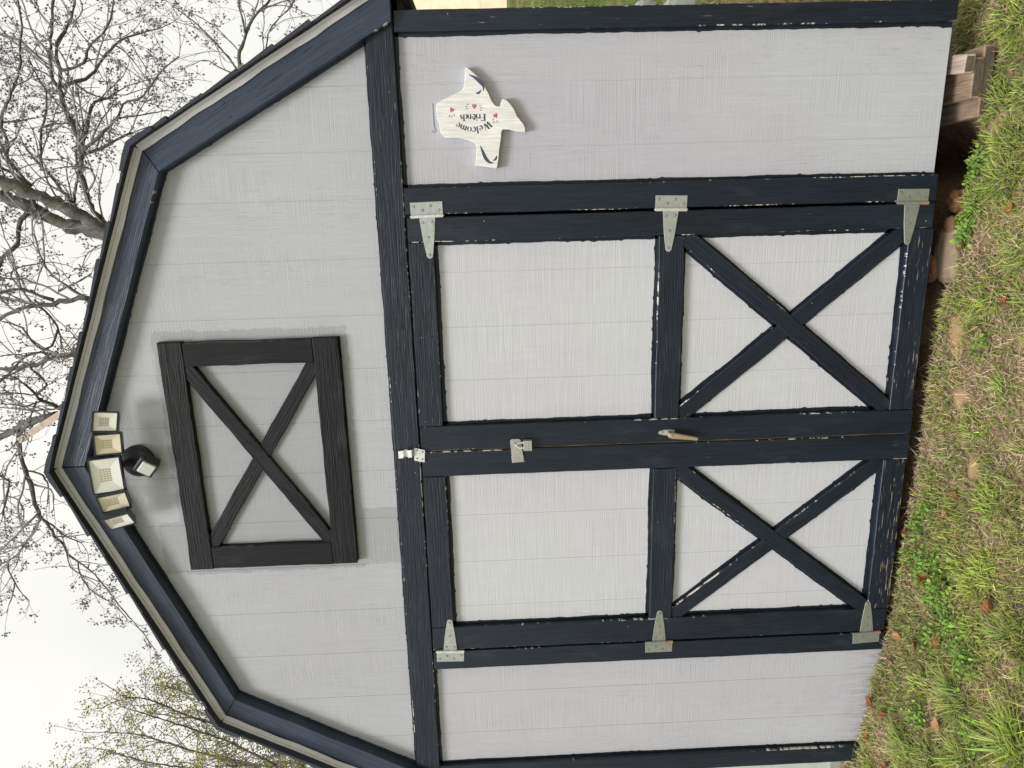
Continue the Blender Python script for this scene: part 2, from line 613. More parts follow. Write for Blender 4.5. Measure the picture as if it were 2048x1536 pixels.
WALL = grey_paint('wall_paint', (.436, .442, .478))
GABLE = grey_paint('gable_paint_shaded', (.412, .422, .452), patches=[(-.505, .505, 2.205, 2.935), (-.49, -.24, 2.0, 2.26), (-.50, -.27, 2.88, 3.02)])  # wall grey with eave shade mixed into the tone; patches are touch-up coats
DOORG = grey_paint('door_paint', (.510, .520, .548), boost=1.0, sawk=.65, crk=.15)
NAVY = trim_paint('navy_paint', (.0085, .0140, .0245))
RAKEN = trim_paint('navy_paint_hazed', (.028, .041, .070), rough=.38, ridges=.5, chip=.78)  # trim navy lightened, veiling glare near the sky put into the colour
CHAR = trim_paint('charcoal_paint', (.0062, .0070, .0092), rough=.55, spec=.24, ridges=.8, chipcol=(.05, .05, .05))
ZINC = zinc('zinc', (.43, .45, .44), .35)
ZINC_DULL = zinc('zinc_dull', (.31, .33, .29), .7)
ZINC_BRIGHT = zinc('zinc_bright', (.68, .70, .68), .1)
RUSTY = simple('rusty_knuckle', (.34, .22, .13), .7, .3, .35, 120)
SCREW = simple('screw_recess', (.055, .052, .045), .7, .2, .2, 90)
STEEL = zinc('lock_steel', (.44, .43, .40), .3)
BRASS = simple('weathered_brass', (.42, .36, .22), .45, .5, .25, 120)
TAN = bare_wood('raw_pine_edge', (.10, .075, .05), (.36, .28, .18), (60, 60, 3))
BEIGE = simple('beige_drip_metal', (.57, .565, .615), .5, 0., .10, 18, .05)
SHINGLE = simple('asphalt_shingle', (.05, .056, .072), .9, 0., .4, 160, .9, .2)
DARK = simple('dark_underside', (.05, .04, .032), .95, 0., .3, 20, .3)
BLACKP = simple('black_plastic', (.018, .021, .028), .38, 0., .15, 60, .05)
DIFF_W = simple('white_lamp_reflector', (.84, .85, .80), .35, 0., .05, 30, .0)
DIFF_Y = simple('yellowed_lamp_reflector', (.74, .69, .52), .35, 0., .12, 25, .0)
LEDM = simple('led_grid', (.50, .45, .33), .5, 0., .25, 120, .1)
SENSOR = simple('sensor_lens', (.62, .63, .63), .25, 0., .05, 30, .0)
WHITEWOOD = bare_wood('whitewashed_wood', (.58, .57, .54), (.88, .89, .89), (130, 20, 9), .6)
INK = simple('stencil_ink', (.05, .06, .085), .7, 0., .5, 300, .0)
BLUEINK = simple('blue_scroll_paint', (.045, .065, .12), .6, 0., .4, 300, .0)
REDINK = simple('red_heart_paint', (.40, .13, .14), .7, 0., .35, 500, .0)
GREENINK = simple('green_leaf_paint', (.14, .26, .17), .7, 0., .35, 500, .0)
LUMBER = bare_wood('weathered_lumber', (.15, .09, .055), (.42, .33, .24), (70, 5, 25))
LUMBER2 = bare_wood('pale_lumber', (.24, .18, .13), (.56, .50, .42), (90, 4, 30))
ENDGR = bare_wood('lumber_end', (.055, .04, .028), (.15, .11, .08), (50, 50, 170))
BOARDW = bare_wood('plank_wood', (.36, .29, .23), (.52, .44, .37), (20, 20, 4))
STONE = simple('sandstone', (.28, .215, .15), .9, 0., .3, 30, .6, .2)
BRICKS = simple('orange_brick', (.20, .10, .055), .9, 0., .35, 40, .6, .2)
CONCRETE = simple('concrete', (.30, .32, .29), .9, 0., .15, 25, .3, .2)
LEAFM = simple('dry_leaf', (.25, .095, .045), .6, 0., .45, 60, .3, .3)
LEAFM2 = simple('dry_leaf_tan', (.36, .20, .10), .6, 0., .4, 60, .3, .3)
SOIL = soil_mat()
SAND = simple('sandy_bank', (.60, .50, .36), .95, 0., .35, 3, .8, .1)
GRASSM = vcol_mat('grass_blades', .55, .30)
WEEDM = vcol_mat('weed_leaves', .5, .25)
STRAW = vcol_mat('straw', .8, .12, .1)
BARK = bark_mat('tree_bark', (.06, .06, .058), (.18, .172, .168), .7)
TWIG = bark_mat('twig_bark', (.22, .205, .225), (.34, .32, .34))
BUD = simple('seed_clusters', (.22, .19, .23), .8, 0., .3, 30, .0, .2)
BUDG = vcol_mat('young_leaves', .6, .35)

# ------------------------------------------------------------------ ground
def soilspot(x, y):
    s = np.zeros_like(x)
    for cx, cy, rx, ry in ((1.12, -.105, .09, .06), (1.45, -.12, .05, .035), (.43, -.12, .10, .07), (.87, .01, .09, .06), (-.02, -.33, .06, .05), (.20, -.20, .05, .05)):
        s = np.maximum(s, 1 - ((x - cx) / rx) ** 2 - ((y - cy) / ry) ** 2)
    return s


gx = np.concatenate([np.linspace(-60, -5, 40), np.linspace(-4.8, -2.1, 28), np.linspace(-2.07, 2.1, 210), np.linspace(2.2, 5, 28), np.linspace(5.3, 60, 40)])
gy = np.concatenate([np.linspace(-60, -5, 30), np.linspace(-4.8, -1.25, 30), np.linspace(-1.22, .35, 90), np.linspace(.4, 5, 40), np.linspace(5.3, 70, 50)])
GX, GY = np.meshgrid(gx, gy)
GZ = ground_z(GX, GY)
co = np.stack([GX, GY, GZ], -1).reshape(-1, 3)
nx, ny = len(gx), len(gy)
idx = np.arange(nx * ny).reshape(ny, nx)
fc = np.stack([idx[:-1, :-1], idx[:-1, 1:], idx[1:, 1:], idx[1:, :-1]], -1).reshape(-1, 4)
gobj = tag(np_mesh('ground', co, fc, 4, SOIL, smooth=True), kind='structure')
ba = gobj.data.attributes.new('bare', 'FLOAT', 'POINT')
ba.data.foreach_set('value', np.clip(soilspot(co[:, 0], co[:, 1]) * 1.6 + (fbm(co[:, 0], co[:, 1], 22.) - .5), 0, 1).astype(np.float32) * (soilspot(co[:, 0], co[:, 1]) > -.2))

# far sandy bank to the right, behind the yard
bx = np.linspace(-2, 45, 90)
by = np.linspace(16, 34, 40)
BX, BY = np.meshgrid(bx, by)
BZ = .55 + 6.0 * np.clip((BY - 16.5) / 9, 0, 1) ** .8 * np.clip((BX + 1) / 5, 0, 1) + (fbm(BX, BY, .6) - .5) * 1.1 + (fbm(BX, BY, 2.2) - .5) * .35
idx = np.arange(BX.size).reshape(BX.shape)
fc = np.stack([idx[:-1, :-1], idx[:-1, 1:], idx[1:, 1:], idx[1:, :-1]], -1).reshape(-1, 4)
tag(np_mesh('sandy_bank', np.stack([BX, BY, BZ], -1).reshape(-1, 3), fc, 4, SAND, smooth=True), kind='structure')

# concrete slab beside the shed's left wall
mb = MB()
mb.box(-3.4, -1.63, .12, 2.6, -.05, .125, bev=.012)
tag(mb.build('concrete_slab', CONCRETE), kind='structure')

# ------------------------------------------------------------------ shed
shed = empty('storage_shed', (0, 0, 0))
tag(shed, 'grey gambrel-roofed wooden shed with navy trim and double doors', 'shed')

SID = .025          # siding plane; trim faces stand at y = 0
_bid = [0]


def board(name, a0, a1, b0, b1, mat, parent, yf=0.0, th=SID, slopL=0.0, slopR=0.0, wear=.2, jit=.0009, nails=True, back=None):
    """plank whose face is the quad a0 (start, left) a1 (start, right) b1 b0 in x,z; runs a -> b"""
    _bid[0] += 1
    bid = _bid[0] * 1.37
    a0, a1, b0, b1 = map(Vector, (a0, a1, b0, b1))
    mid = ((b0 + b1) - (a0 + a1)) / 2
    L = mid.length
    wid = ((a1 - a0).length + (b1 - b0).length) / 2
    dcr = Vector((mid.y, -mid.x)).normalized()        # left->right across
    if dcr.dot(a1 - a0) < 0: dcr = -dcr
    W = abs((a1 - a0).dot(dcr))
    n = max(3, int(L / .035))
    be = .0022
    cols = [0, 0, be / W, .006 / W, .35, .65, 1 - .006 / W, 1 - be / W, 1, 1]
    ys = [yf + th, yf + be, yf, yf, yf, yf, yf, yf, yf + be, yf + th]
    ed = [.004, .0, .0008, .005, .02, .02, .005, .0008, 0.0, .004]
    rnd = random.Random(_bid[0])
    V, F, gcs, eds = [], [], [], []
    ph = [rnd.uniform(0, 6) for _ in range(4)]
    for i in range(n + 1):
        t = i / n
        l = a0.lerp(b0, t)
        r = a1.lerp(b1, t)
        jl = jit * (math.sin(t * L * 23 + ph[0]) * .5 + rnd.uniform(-.6, .6))
        jr = jit * (math.sin(t * L * 19 + ph[1]) * .5 + rnd.uniform(-.6, .6))
        wob = .0008 * math.sin(t * L * 4 + ph[2])
        for c, y, e in zip(cols, ys, ed):
            p = l.lerp(r, c) + dcr * (jl if c < .1 else jr if c > .9 else 0)
            if i in (0, n) and be * .5 > 0 and y <= yf + .0001:
                p = p + mid.normalized() * (be * (1 if i == 0 else -1))
            V.append((p.x, y + (wob if y < yf + th * .9 else 0), p.y))
            gcs.append((t * L, c * W, bid))
            eds.append(e)
    k = len(cols)
    # orientation
    flip = (mid.x * dcr.y - mid.y * dcr.x) > 0
    for i in range(n):
        for j in range(k - 1):
            q = (i * k + j, i * k + j + 1, (i + 1) * k + j + 1, (i + 1) * k + j)
            F.append(q[::-1] if flip else q)
    for i in (0, n):
        q = tuple(i * k + j for j in range(k))
        F.append(q)
    # ragged paint line carried over onto the siding
    yb = (yf + th if back is None else back) - .0009
    for side, s in ((0, slopL), (1, slopR)):
        if s <= 0: continue
        base = len(V)
        m_ = max(4, int(L / .011))
        x = rnd.uniform(0, 1)
        for i in range(m_ + 1):
            t = i / m_
            e0 = (a0.lerp(b0, t) if side == 0 else a1.lerp(b1, t))
            sg = -1 if side == 0 else 1
            x = x * .86 + rnd.uniform(0, 1) * .14
            ww = s * (.35 + 1.1 * x + (.25 if rnd.random() < .04 else 0))
            p0 = e0 - dcr * sg * .003
            p1 = e0 + dcr * sg * ww
            V.append((p0.x, yb, p0.y)); V.append((p1.x, yb, p1.y))
            gcs.append((t * L, 0, bid)); gcs.append((t * L, .01, bid))
            eds += [.02, .02]
        for i in range(m_):
            q = (base + 2 * i, base + 2 * i + 1, base + 2 * i + 3, base + 2 * i + 2)
            if (side == 1) == flip: q = q[::-1]
            F.append(q)
    nv = len(V)
    if nails:
        mdir = mid.normalized()
        spots = []
        s_ = .03
        while s_ < L - .02:
            for c in ((.25, .75) if W > .06 else (.5,)):
                if rnd.random() < .8: spots.append((s_ + rnd.uniform(-.01, .01), c + rnd.uniform(-.06, .06)))
            s_ += rnd.uniform(.28, .42)
        for s_, c in spots:
            p = a0.lerp(b0, s_ / L).lerp(a1.lerp(b1, s_ / L), c)
            r = rnd.uniform(.0022, .0034)
            b_ = len(V)
            for q in range(6):
                tt = q * math.pi / 3
                V.append((p.x + r * math.cos(tt), yf - .0012, p.y + r * math.sin(tt)))
                gcs.append((s_ + .3, c, bid + .4)); eds.append(0.0018)
            F.append(tuple(b_ + q for q in range(6)))
    me_attrs = {'gc': ('FLOAT_VECTOR', gcs), 'edge': ('FLOAT', eds), 'wear': ('FLOAT', [wear + (.38 * max(0, min(1, (.10 - v[2]) / .10)) if wear > 0 else 0) for v in V])}
    return mesh_obj(name, V, F, mat, parent, False, me_attrs)


def vb(name, x0, x1, z0, z1, mat, parent, **k):      # upright plank
    return board(name, (x0, z0), (x1, z0), (x0, z1), (x1, z1), mat, parent, **k)


def hb(name, x0, x1, z0, z1, mat, parent, **k):      # level plank (left = top)
    return board(name, (x0, z1), (x0, z0), (x1, z1), (x1, z0), mat, parent, **k)


def clip_poly(poly, x, keep_right):
    outp = []
    for i in range(len(poly)):
        a, b = poly[i - 1], poly[i]
        ia = (a[0] >= x) == keep_right
        ib = (b[0] >= x) == keep_right
        if ia != ib:
            t = (x - a[0]) / (b[0] - a[0])
            outp.append((x, a[1] + t * (b[1] - a[1])))
        if ib: outp.append(b)
    return outp


def siding(poly, grooves, mat, parent, y=SID, gap=.0034, depth=.0013):
    xs = sorted(grooves)
    x0 = min(p[0] for p in poly)
    x1 = max(p[0] for p in poly)
    edges = [x0] + [g for g in xs if x0 + .015 < g < x1 - .015] + [x1]
    for a, b in zip(edges[:-1], edges[1:]):
        pl = clip_poly(poly, a + (gap / 2 if a > x0 else -1), True)
        pl = clip_poly(pl, b - (gap / 2 if b < x1 else -1), False)
        if len(pl) < 3: continue
        q = MB()
        q.prism(pl, y, y + .012, .0012)
        q.build('siding_board', mat, parent)
    q = MB()
    q.prism(poly, y + depth + .0, y + .011)
    return q.build('backing_sheet', mat, parent)


GRV = [1.351, 1.134, .968, .756, .545, .340, .130, -.080, -.285, -.490, -.699, -.905, -1.123, -1.335]
wall = empty('front_wall', (0, 0, 0), shed)
siding([(.97, .008), (1.575, .004), (1.575, 2.02), (.97, 2.02)], [1.351, 1.134], WALL, wall)
siding([(-1.57, -.02), (-.97, -.02), (-.97, 2.02), (-1.57, 2.02)], [-1.13, -1.335], WALL, wall)
siding([(-1.545, 1.99), (1.545, 1.99), (1.11, 2.84), (0, 3.31), (-1.11, 2.84)], GRV, GABLE, wall, y=SID - .0)

# trim on the wall
vb('corner_board', 1.515, 1.583, .006, 1.953, NAVY, shed, slopL=.014, wear=.55)
vb('corner_board', -1.573, -1.490, -.03, 1.949, NAVY, shed, slopR=.011, wear=.3)
vb('door_jamb', .908, 1.002, .004, 1.953, NAVY, shed, slopR=.013, wear=.15)
vb('door_jamb', -.991, -.906, .0, 1.947, NAVY, shed, slopL=.010, wear=.15)
board('crossbar', (-1.50, 2.053), (-1.575, 1.951), (1.502, 2.052), (1.575, 1.957), NAVY, shed, slopL=.010, slopR=.015, wear=.2)
# rake boards: mitred at the peak and at the knees
RK = dict(yf=-.026, th=.051, back=SID)
board('rake_board', (.0004, 3.326), (.0004, 3.236), (1.1528, 2.8410), (1.0778, 2.7960), RAKEN, shed, slopR=.010, wear=.15, **RK)
board('rake_board', (-.0004, 3.326), (-.0004, 3.236), (-1.1472, 2.8428), (-1.0732, 2.7958), RAKEN, shed, slopL=0, slopR=.010, wear=.0, **RK)
board('rake_board', (1.1534, 2.8402), (1.0784, 2.7952), (1.652, 1.9575), (1.545, 1.9575), RAKEN, shed, slopR=.010, wear=.2, **RK)
board('rake_board', (-1.1478, 2.8420), (-1.0738, 2.7950), (-1.647, 1.9575), (-1.540, 1.9575), RAKEN, shed, slopR=.010, wear=.0, **RK)

# ---- doors
def door(sgn, name, label):
    d = empty(name, (0, 0, 0), shed)
    d['label'] = label
    s = sgn
    hx, ix, lx, cx = (.897, .809, .101, .0035) if s > 0 else (-.897, -.790, -.107, -.0035)
    zt = 1.9465 if s < 0 else 1.9475
    lo, hi = min(hx, ix), max(hx, ix)
    vb('hinge_stile', lo, hi, .004, zt, NAVY, d, slopL=.015 if s > 0 else 0, slopR=.015 if s < 0 else 0, wear=.18)
    lo2, hi2 = min(lx, cx), max(lx, cx)
    vb('latch_stile', lo2, hi2, -.008, zt, NAVY, d, slopR=.015 if s > 0 else 0, slopL=.003 if s < 0 else 0, wear=.18)
    a, b = (hi2 + .0015, lo - .0015) if s > 0 else (hi + .0015, lo2 - .0015)
    hb('top_rail', a, b, 1.857, zt + .0005, NAVY, d, slopR=.015, wear=.15)
    hb('middle_rail', a, b, .933, 1.027, NAVY, d, slopL=.013, slopR=.013, wear=.2)
    br = hb('bottom_rail', a, b, -.003, .090, NAVY, d, slopL=.015, wear=.55 if s > 0 else .85)
    br['label'] = 'bottom rail with paint worn through to bare wood'
    # cross braces in the lower panel; the one falling from upper right to lower left lies on top
    p, q = Vector((b - .006, .925)), Vector((a + .006, .098))
    dv = (q - p).normalized()
    nn = Vector((-dv.y, dv.x)) * .0305

    def brace(p, q, yf, th, wear):
        dv = (q - p).normalized()
        nn = Vector((dv.y, -dv.x)) * .0305
        P0, P1 = p + nn, p - nn
        Q0, Q1 = q + nn, q - nn
        # clip the ends to the frame
        def cl(e, di):
            x, z = e
            if di > 0: return e
            return e
        return board('cross_brace', P0, P1, Q0, Q1, NAVY, d, yf=yf, th=th, slopL=.012, slopR=.012, wear=wear, back=SID)
    ins = .004
    m1, m2 = Vector((b - ins, .933 - ins * .9)), Vector((a + ins, .090 + ins * .9))
    brace(m1, m2, .0035, .0205, .2)
    m3, m4 = Vector((a + ins, .933 - ins * .9)), Vector((b - ins, .090 + ins * .9))
    brace(m3, m4, .0065, .0175, .35)
    g = [.696, .488, .280] if s > 0 else [-.288, -.498, -.703]
    x0, x1 = min(hx, cx), max(hx, cx)
    siding([(x0, .004), (x1, .004), (x1, 1.94), (x0, 1.94)], g, DOORG, d)
    return d


door_r = door(1, 'shed_door', 'right door leaf with turning handle')
door_l = door(-1, 'shed_door', 'left door leaf')
mb = MB()
mb.box(-.02, .02, .0125, .0245, -.004, 1.94)
ast = mb.build('astragal', TAN, door_l)
ast['label'] = 'unpainted wood strip showing in the gap between the doors'


def hinge(s, zc, mat, parent, rz=0.0, tip=.155):
    """tee hinge: leaf on the jamb, tapering strap on the door"""
    q = MB()
    xk = .902 * s
    M = Matrix.Translation((xk, 0, zc)) @ Matrix.Rotation(rz, 4, 'Y')
    sg = s

    def P(pts): return [(p[0] * sg, p[1]) for p in pts]
    q.prism(P([(.006, -.058), (.050, -.058), (.050, .058), (.006, .058)]), -.0032, -.0004, .0006, M)
    q.prism(P([(-.004, -.029), (-.08, -.021), (-.128, -.0135), (-.146, -.0105), (-.152, -.004), (-.152, .004), (-.146, .0105), (-.128, .0135), (-.08, .021), (-.004, .029)]), -.0032, -.0004, .0006, M)
    for ki, (z0, z1) in enumerate(((-.058, -.031), (-.030, .030), (.031, .058))):
        q.cur = 2 if ki else 3
        q.tube([M @ Vector((0, -.0055, z0)), M @ Vector((0, -.0055, z1))], .0064, 10)
    q.tube([M @ Vector((0, -.0045, -.061)), M @ Vector((0, -.0045, .061))], .003, 8)
    q.cur = 0
    for (x, z) in ((.020, -.045), (.036, -.015), (.022, .014), (.036, .045), (-.020, -.017), (-.022, .016), (-.075, 0), (-.138, 0)):
        q.cur = 1
        q.disc(x * sg, -.003, z, .0050, .0005, 10, M)
        q.cur = 0
        q.disc(x * sg, -.0034, z, .0036, .0016, 8, M)
        q.cur = 1
        q.disc(x * sg, -.005, z, .0012, .0003, 6, M)
        q.cur = 0
    return q.build('hinge', [mat, SCREW, ZINC_BRIGHT if mat == ZINC else mat, RUSTY if mat == ZINC_DULL else ZINC_BRIGHT], parent)


for i, (zc, mt) in enumerate(((1.875, ZINC), (.988, ZINC), (.092, ZINC_DULL))):
    h = hinge(1, zc, mt, door_r, (-.02, .03, .02)[i])
    h['label'] = ('bright upper tee hinge', 'middle tee hinge', 'rust-spotted lower tee hinge')[i]
for i, (zc, mt) in enumerate(((1.876, ZINC), (.984, ZINC_DULL), (.082, ZINC_DULL))):
    h = hinge(-1, zc, mt, door_l, (.03, .0, -.05)[i])
    h['label'] = ('upper tee hinge', 'middle tee hinge', 'lower tee hinge just above the grass')[i]

# bent keeper plate at the head of the doors
q = MB()
prof = [(2.036, -.012), (2.018, -.014), (2.012, -.004), (2.004, -.003), (1.998, -.018), (1.984, -.020), (1.976, -.006)]
for (z0, y0), (z1, y1) in zip(prof[:-1], prof[1:]):
    vsq = []
    for x in (-.016, .014):
        for (z, y) in ((z0, y0), (z1, y1)):
            vsq += [(x + (2.0 - z) * .12, y, z), (x + (2.0 - z) * .12, y + .0022, z)]
    q.add(vsq, [(0, 1, 3, 2), (4, 6, 7, 5), (0, 2, 6, 4), (1, 5, 7, 3), (0, 4, 5, 1), (2, 3, 7, 6)])
q.prism([(-.033, 1.976), (-.042, 1.936), (.009, 1.932), (.020, 1.973)], -.0075, -.0048, .0006)
for x, z in ((-.028, 1.944), (.002, 1.941), (-.024, 1.964), (.010, 1.962)):
    q.cur = 1
    q.disc(x, -.0074, z, .0036, .0006, 8)
kp = q.build('keeper_plate', [ZINC_BRIGHT, SCREW], shed)

# hasp with padlock
q = MB()
Mh = Matrix.Rotation(math.radians(-3), 4, 'Y')
q.prism([(.036, 1.556), (.040, 1.562), (.041, 1.588), (.037, 1.596), (.028, 1.597), (-.050, 1.591), (-.058, 1.588), (-.054, 1.546), (.028, 1.553)], -.0062, -.0034, .0008)
q.prism([(-.060, 1.592), (-.057, 1.543), (-.028, 1.545), (-.030, 1.594)], -.0030, -.0002, .0006)
q.tube([(.022, -.001, 1.567), (.022, -.016, 1.567), (.022, -.021, 1.574), (.022, -.016, 1.581), (.022, -.001, 1.581)], .0028, 8)
q.disc(-.040, -.006, 1.568, .0035, .0018)
hs_ = q.build('hasp', STEEL, door_l)
q = MB()
pl = empty('padlock', (.018, -.012, 1.53))
tag(pl, 'laminated steel padlock hanging from the hasp on the double doors', 'padlock')
for k in range(5):
    z = 1.513 + k * .0066
    q.box(-.004, .038, -.026, -.006, z, z + .0061, bev=.0012)
q.build('lock_body', STEEL, pl)
q = MB()
q.tube([(.007, -.016, 1.543), (.007, -.016, 1.560), (.010, -.0162, 1.568), (.017, -.0165, 1.574), (.024, -.0162, 1.571), (.028, -.016, 1.562), (.028, -.016, 1.543)], .0034, 10)
q.build('shackle', ZINC_BRIGHT, pl)

# turning handle
q = MB()
q.prism([(.052, 1.004), (.046, 1.011), (.039, 1.009), (.036, 1.000), (.032, .984), (.033, .956), (.041, .944), (.052, .946), (.056, .960), (.056, .988)], -.006, -.0002, .0016)
q.disc(.046, -.006, .999, .005, .002)
q.disc(.047, -.006, .951, .004, .0015)
q.tube([(.043, -.004, .972), (.040, -.022, .969)], .010, 12)
hbase = q.build('handle', STEEL, door_r)
q = MB()
q.prism([(.050, .976), (.041, .980), (.032, .976), (.027, .964), (.016, .866), (.019, .859), (.026, .859), (.029, .866), (.051, .962)], -.034, -.022, .003)
lv = q.build('lever', BRASS, door_r)
q = MB()
q.disc(.040, -.034, .968, .0065, .0025, 12)
q.build('lock_cylinder', STEEL, door_r)

# ---- painted dummy loft window
fwn = empty('dummy_window', (0, 0, 0), shed)
fwn['label'] = 'charcoal crossed frame fixed on the gable as a mock loft window'
CK = dict(th=.027, back=SID)
YF = -.002
hb('head_board', -.472, .468, 2.815, 2.905, CHAR, fwn, yf=YF, wear=.0, jit=.002, nails=False, **CK)
hb('sill_board', -.470, .468, 2.234, 2.330, CHAR, fwn, yf=YF, wear=.0, slopR=.004, jit=.002, nails=False, **CK)
vb('side_board', .374, .465, 2.3315, 2.8135, CHAR, fwn, yf=YF, wear=.0, jit=.002, nails=False, **CK)
vb('side_board', -.470, -.374, 2.3315, 2.8135, CHAR, fwn, yf=YF, wear=.0, jit=.002, nails=False, **CK)


def dbrace(p, q, yf):
    p, q = Vector(p), Vector(q)
    dv = (q - p).normalized()
    nn = Vector((dv.y, -dv.x)) * .027
    board('cross_brace', p + nn, p - nn, q + nn, q - nn, CHAR, fwn, yf=yf, th=SID - yf, wear=.0, jit=.002, nails=False)


dbrace((.385, 2.822), (-.385, 2.323), .001)
dbrace((-.385, 2.822), (.385, 2.323), .005)

# ---- roof
DEP = 3.6
roof = empty('roof', (0, 0, 0), shed)
PK, KN, EV = Vector((0, 3.332)), Vector((1.157, 2.848)), Vector((1.660, 1.955))


def slope_pts(s, a, b):
    return Vector((a.x * s, a.y)), Vector((b.x * s, b.y))


def drip(a, b, sgn, t0, t1, off=0.0):
    """metal drip edge with a folded profile along the rake from a to b"""
    d = (b - a)
    L = d.length
    u = d.normalized()
    nrm = Vector((u.y, -u.x))
    if nrm.y < 0: nrm = -nrm
    prof = [(-.011, -.0275), (-.0105, -.0310), (.0035, -.0365), (.0050, -.0405), (.0130, -.0435), (.0145, -.020)]
    q = MB()
    nseg = 14
    vsq = []
    for i in range(nseg + 1):
        t = t0 + (t1 - t0) * i / nseg
        p = a + d * t
        wv = .0016 * math.sin(t * 21 + sgn + a.x * 7) + .0012 * math.sin(t * 47 + a.x * 3)
        for (n_, y) in prof:
            pp = p + nrm * (n_ + (wv if n_ < -.002 else wv * .3))
            vsq.append((pp.x, y + off, pp.y))
    k = len(prof)
    fs = []
    for i in range(nseg):
        for j in range(k - 1):
            fs.append((i * k + j, i * k + j + 1, (i + 1) * k + j + 1, (i + 1) * k + j))
    q.add(vsq, fs)
    return q.build('drip_edge', BEIGE, roof)


for s in (1, -1):
    a, b = slope_pts(s, PK, KN)
    drip(a, b, s, 0.0, 1.0)
    c, d = slope_pts(s, KN, EV)
    drip(c, d, s, 0.0, .42)
    drip(c, d, s, .415, 1.0, -.0012)

for s in (1, -1):
    for (A, B, nc) in ((PK, KN, 9), (KN, EV, 7)):
        a, b = slope_pts(s, A, B)
        d = b - a
        u = d.normalized()
        nrm = Vector((u.y, -u.x))
        if nrm.y < 0: nrm = -nrm
        # deck
        q = MB()
        vsq = []
        for y in (-.028, DEP + .05):
            for p, n_ in ((a, .0), (b, .0), (b, .0138), (a, .0138)):
                pp = p + nrm * n_
                vsq.append((pp.x, y, pp.y))
        q.add(vsq, [(0, 1, 2, 3), (7, 6, 5, 4), (0, 4, 5, 1), (2, 6, 7, 3), (0, 3, 7, 4), (1, 5, 6, 2)])
        q.build('roof_deck', DARK, roof)
        rr = random.Random(int(50 + s * 7 + nc))
        for i in range(nc):
            t0 = max(0, (i - .25) / nc)
            t1 = (i + 1) / nc
            q = MB()
            vsq = []
            jy = rr.uniform(-.006, .006)
            nys = 5
            for y in (-.068 + jy, DEP + .08):
                for t, n_ in ((t0, .0155), (t1 + .004, .0165), (t1 + .004, .0295 + rr.uniform(-.001, .003)), (t0, .0205)):
                    pp = a + d * t + nrm * n_
                    vsq.append((pp.x, y, pp.y))
            q.add(vsq, [(0, 1, 2, 3), (7, 6, 5, 4), (0, 4, 5, 1), (2, 6, 7, 3), (0, 3, 7, 4), (1, 5, 6, 2)])
            q.build('shingle_course', SHINGLE, roof)
# caps over peak and knees


def cap_strip(c, dirA, dirB, halfw):
    q = MB()
    pts = []
    up_ = ((dirA + dirB) * -1).normalized()
    nA = Vector((dirA.y, -dirA.x)); nA = nA if nA.dot(up_) > 0 else -nA
    nB = Vector((dirB.y, -dirB.x)); nB = nB if nB.dot(up_) > 0 else -nB
    outer = [c + dirA * halfw + nA * .028, c + dirA * halfw * .35 + nA * .032, c + up_ * .032, c + dirB * halfw * .35 + nB * .032, c + dirB * halfw + nB * .028]
    inner = [c + dirB * halfw + nB * .015, c + up_ * .012, c + dirA * halfw + nA * .015]
    poly = [(p.x, p.y) for p in outer + inner]
    q.prism(poly, -.075, DEP + .08)
    return q.build('ridge_cap', SHINGLE, roof)


cap_strip(PK, (KN - PK).normalized(), Vector((-(KN - PK).x, (KN - PK).y)).normalized(), .10)
for s in (1, -1):
    k_ = Vector((KN.x * s, KN.y))
    cap_strip(k_, (Vector((0, PK.y)) - k_).normalized(), (Vector((EV.x * s, EV.y)) - k_).normalized(), .09)
# eaves along the sides
for s in (1, -1):
    q = MB()
    q.box(min(1.62 * s, 1.66 * s), max(1.62 * s, 1.66 * s), .0, DEP, 1.900, 1.950)
    q.build('eave_fascia', NAVY if False else SHINGLE, roof)
    q = MB()
    q.box(min(1.6605 * s, 1.668 * s), max(1.6605 * s, 1.668 * s), .0, DEP, 1.912, 1.962)
    q.build('eave_drip_edge', BEIGE, roof)
    q = MB()
    q.box(min(1.573 * s, 1.6195 * s), max(1.573 * s, 1.6195 * s), .04, DEP, 1.925, 1.942)
    q.build('soffit', DARK, roof)

# ---- body behind the front: side and rear walls, floor, skids
for s in (1, -1):
    q = MB()
    q.box(min(1.548 * s, 1.572 * s), max(1.548 * s, 1.572 * s), .0385, DEP - .03, .0, 2.02)
    q.build('side_wall', WALL, shed)
q = MB()
q.prism([(-1.575, 0), (1.575, 0), (1.575, 2.0), (1.11, 2.84), (0, 3.31), (-1.11, 2.84), (-1.575, 2.0)], DEP - .03, DEP)
q.build('rear_wall', WALL, shed)
q = MB()
q.box(-1.545, 1.545, .040, DEP - .04, .012, .11)
q.build('floor_frame', DARK, shed)
for x in (-1.0, 1.0):
    q = MB()
    q.box(x - .05, x + .05, .25, DEP - .1, -.12, .011)
    q.build('skid', DARK, shed)

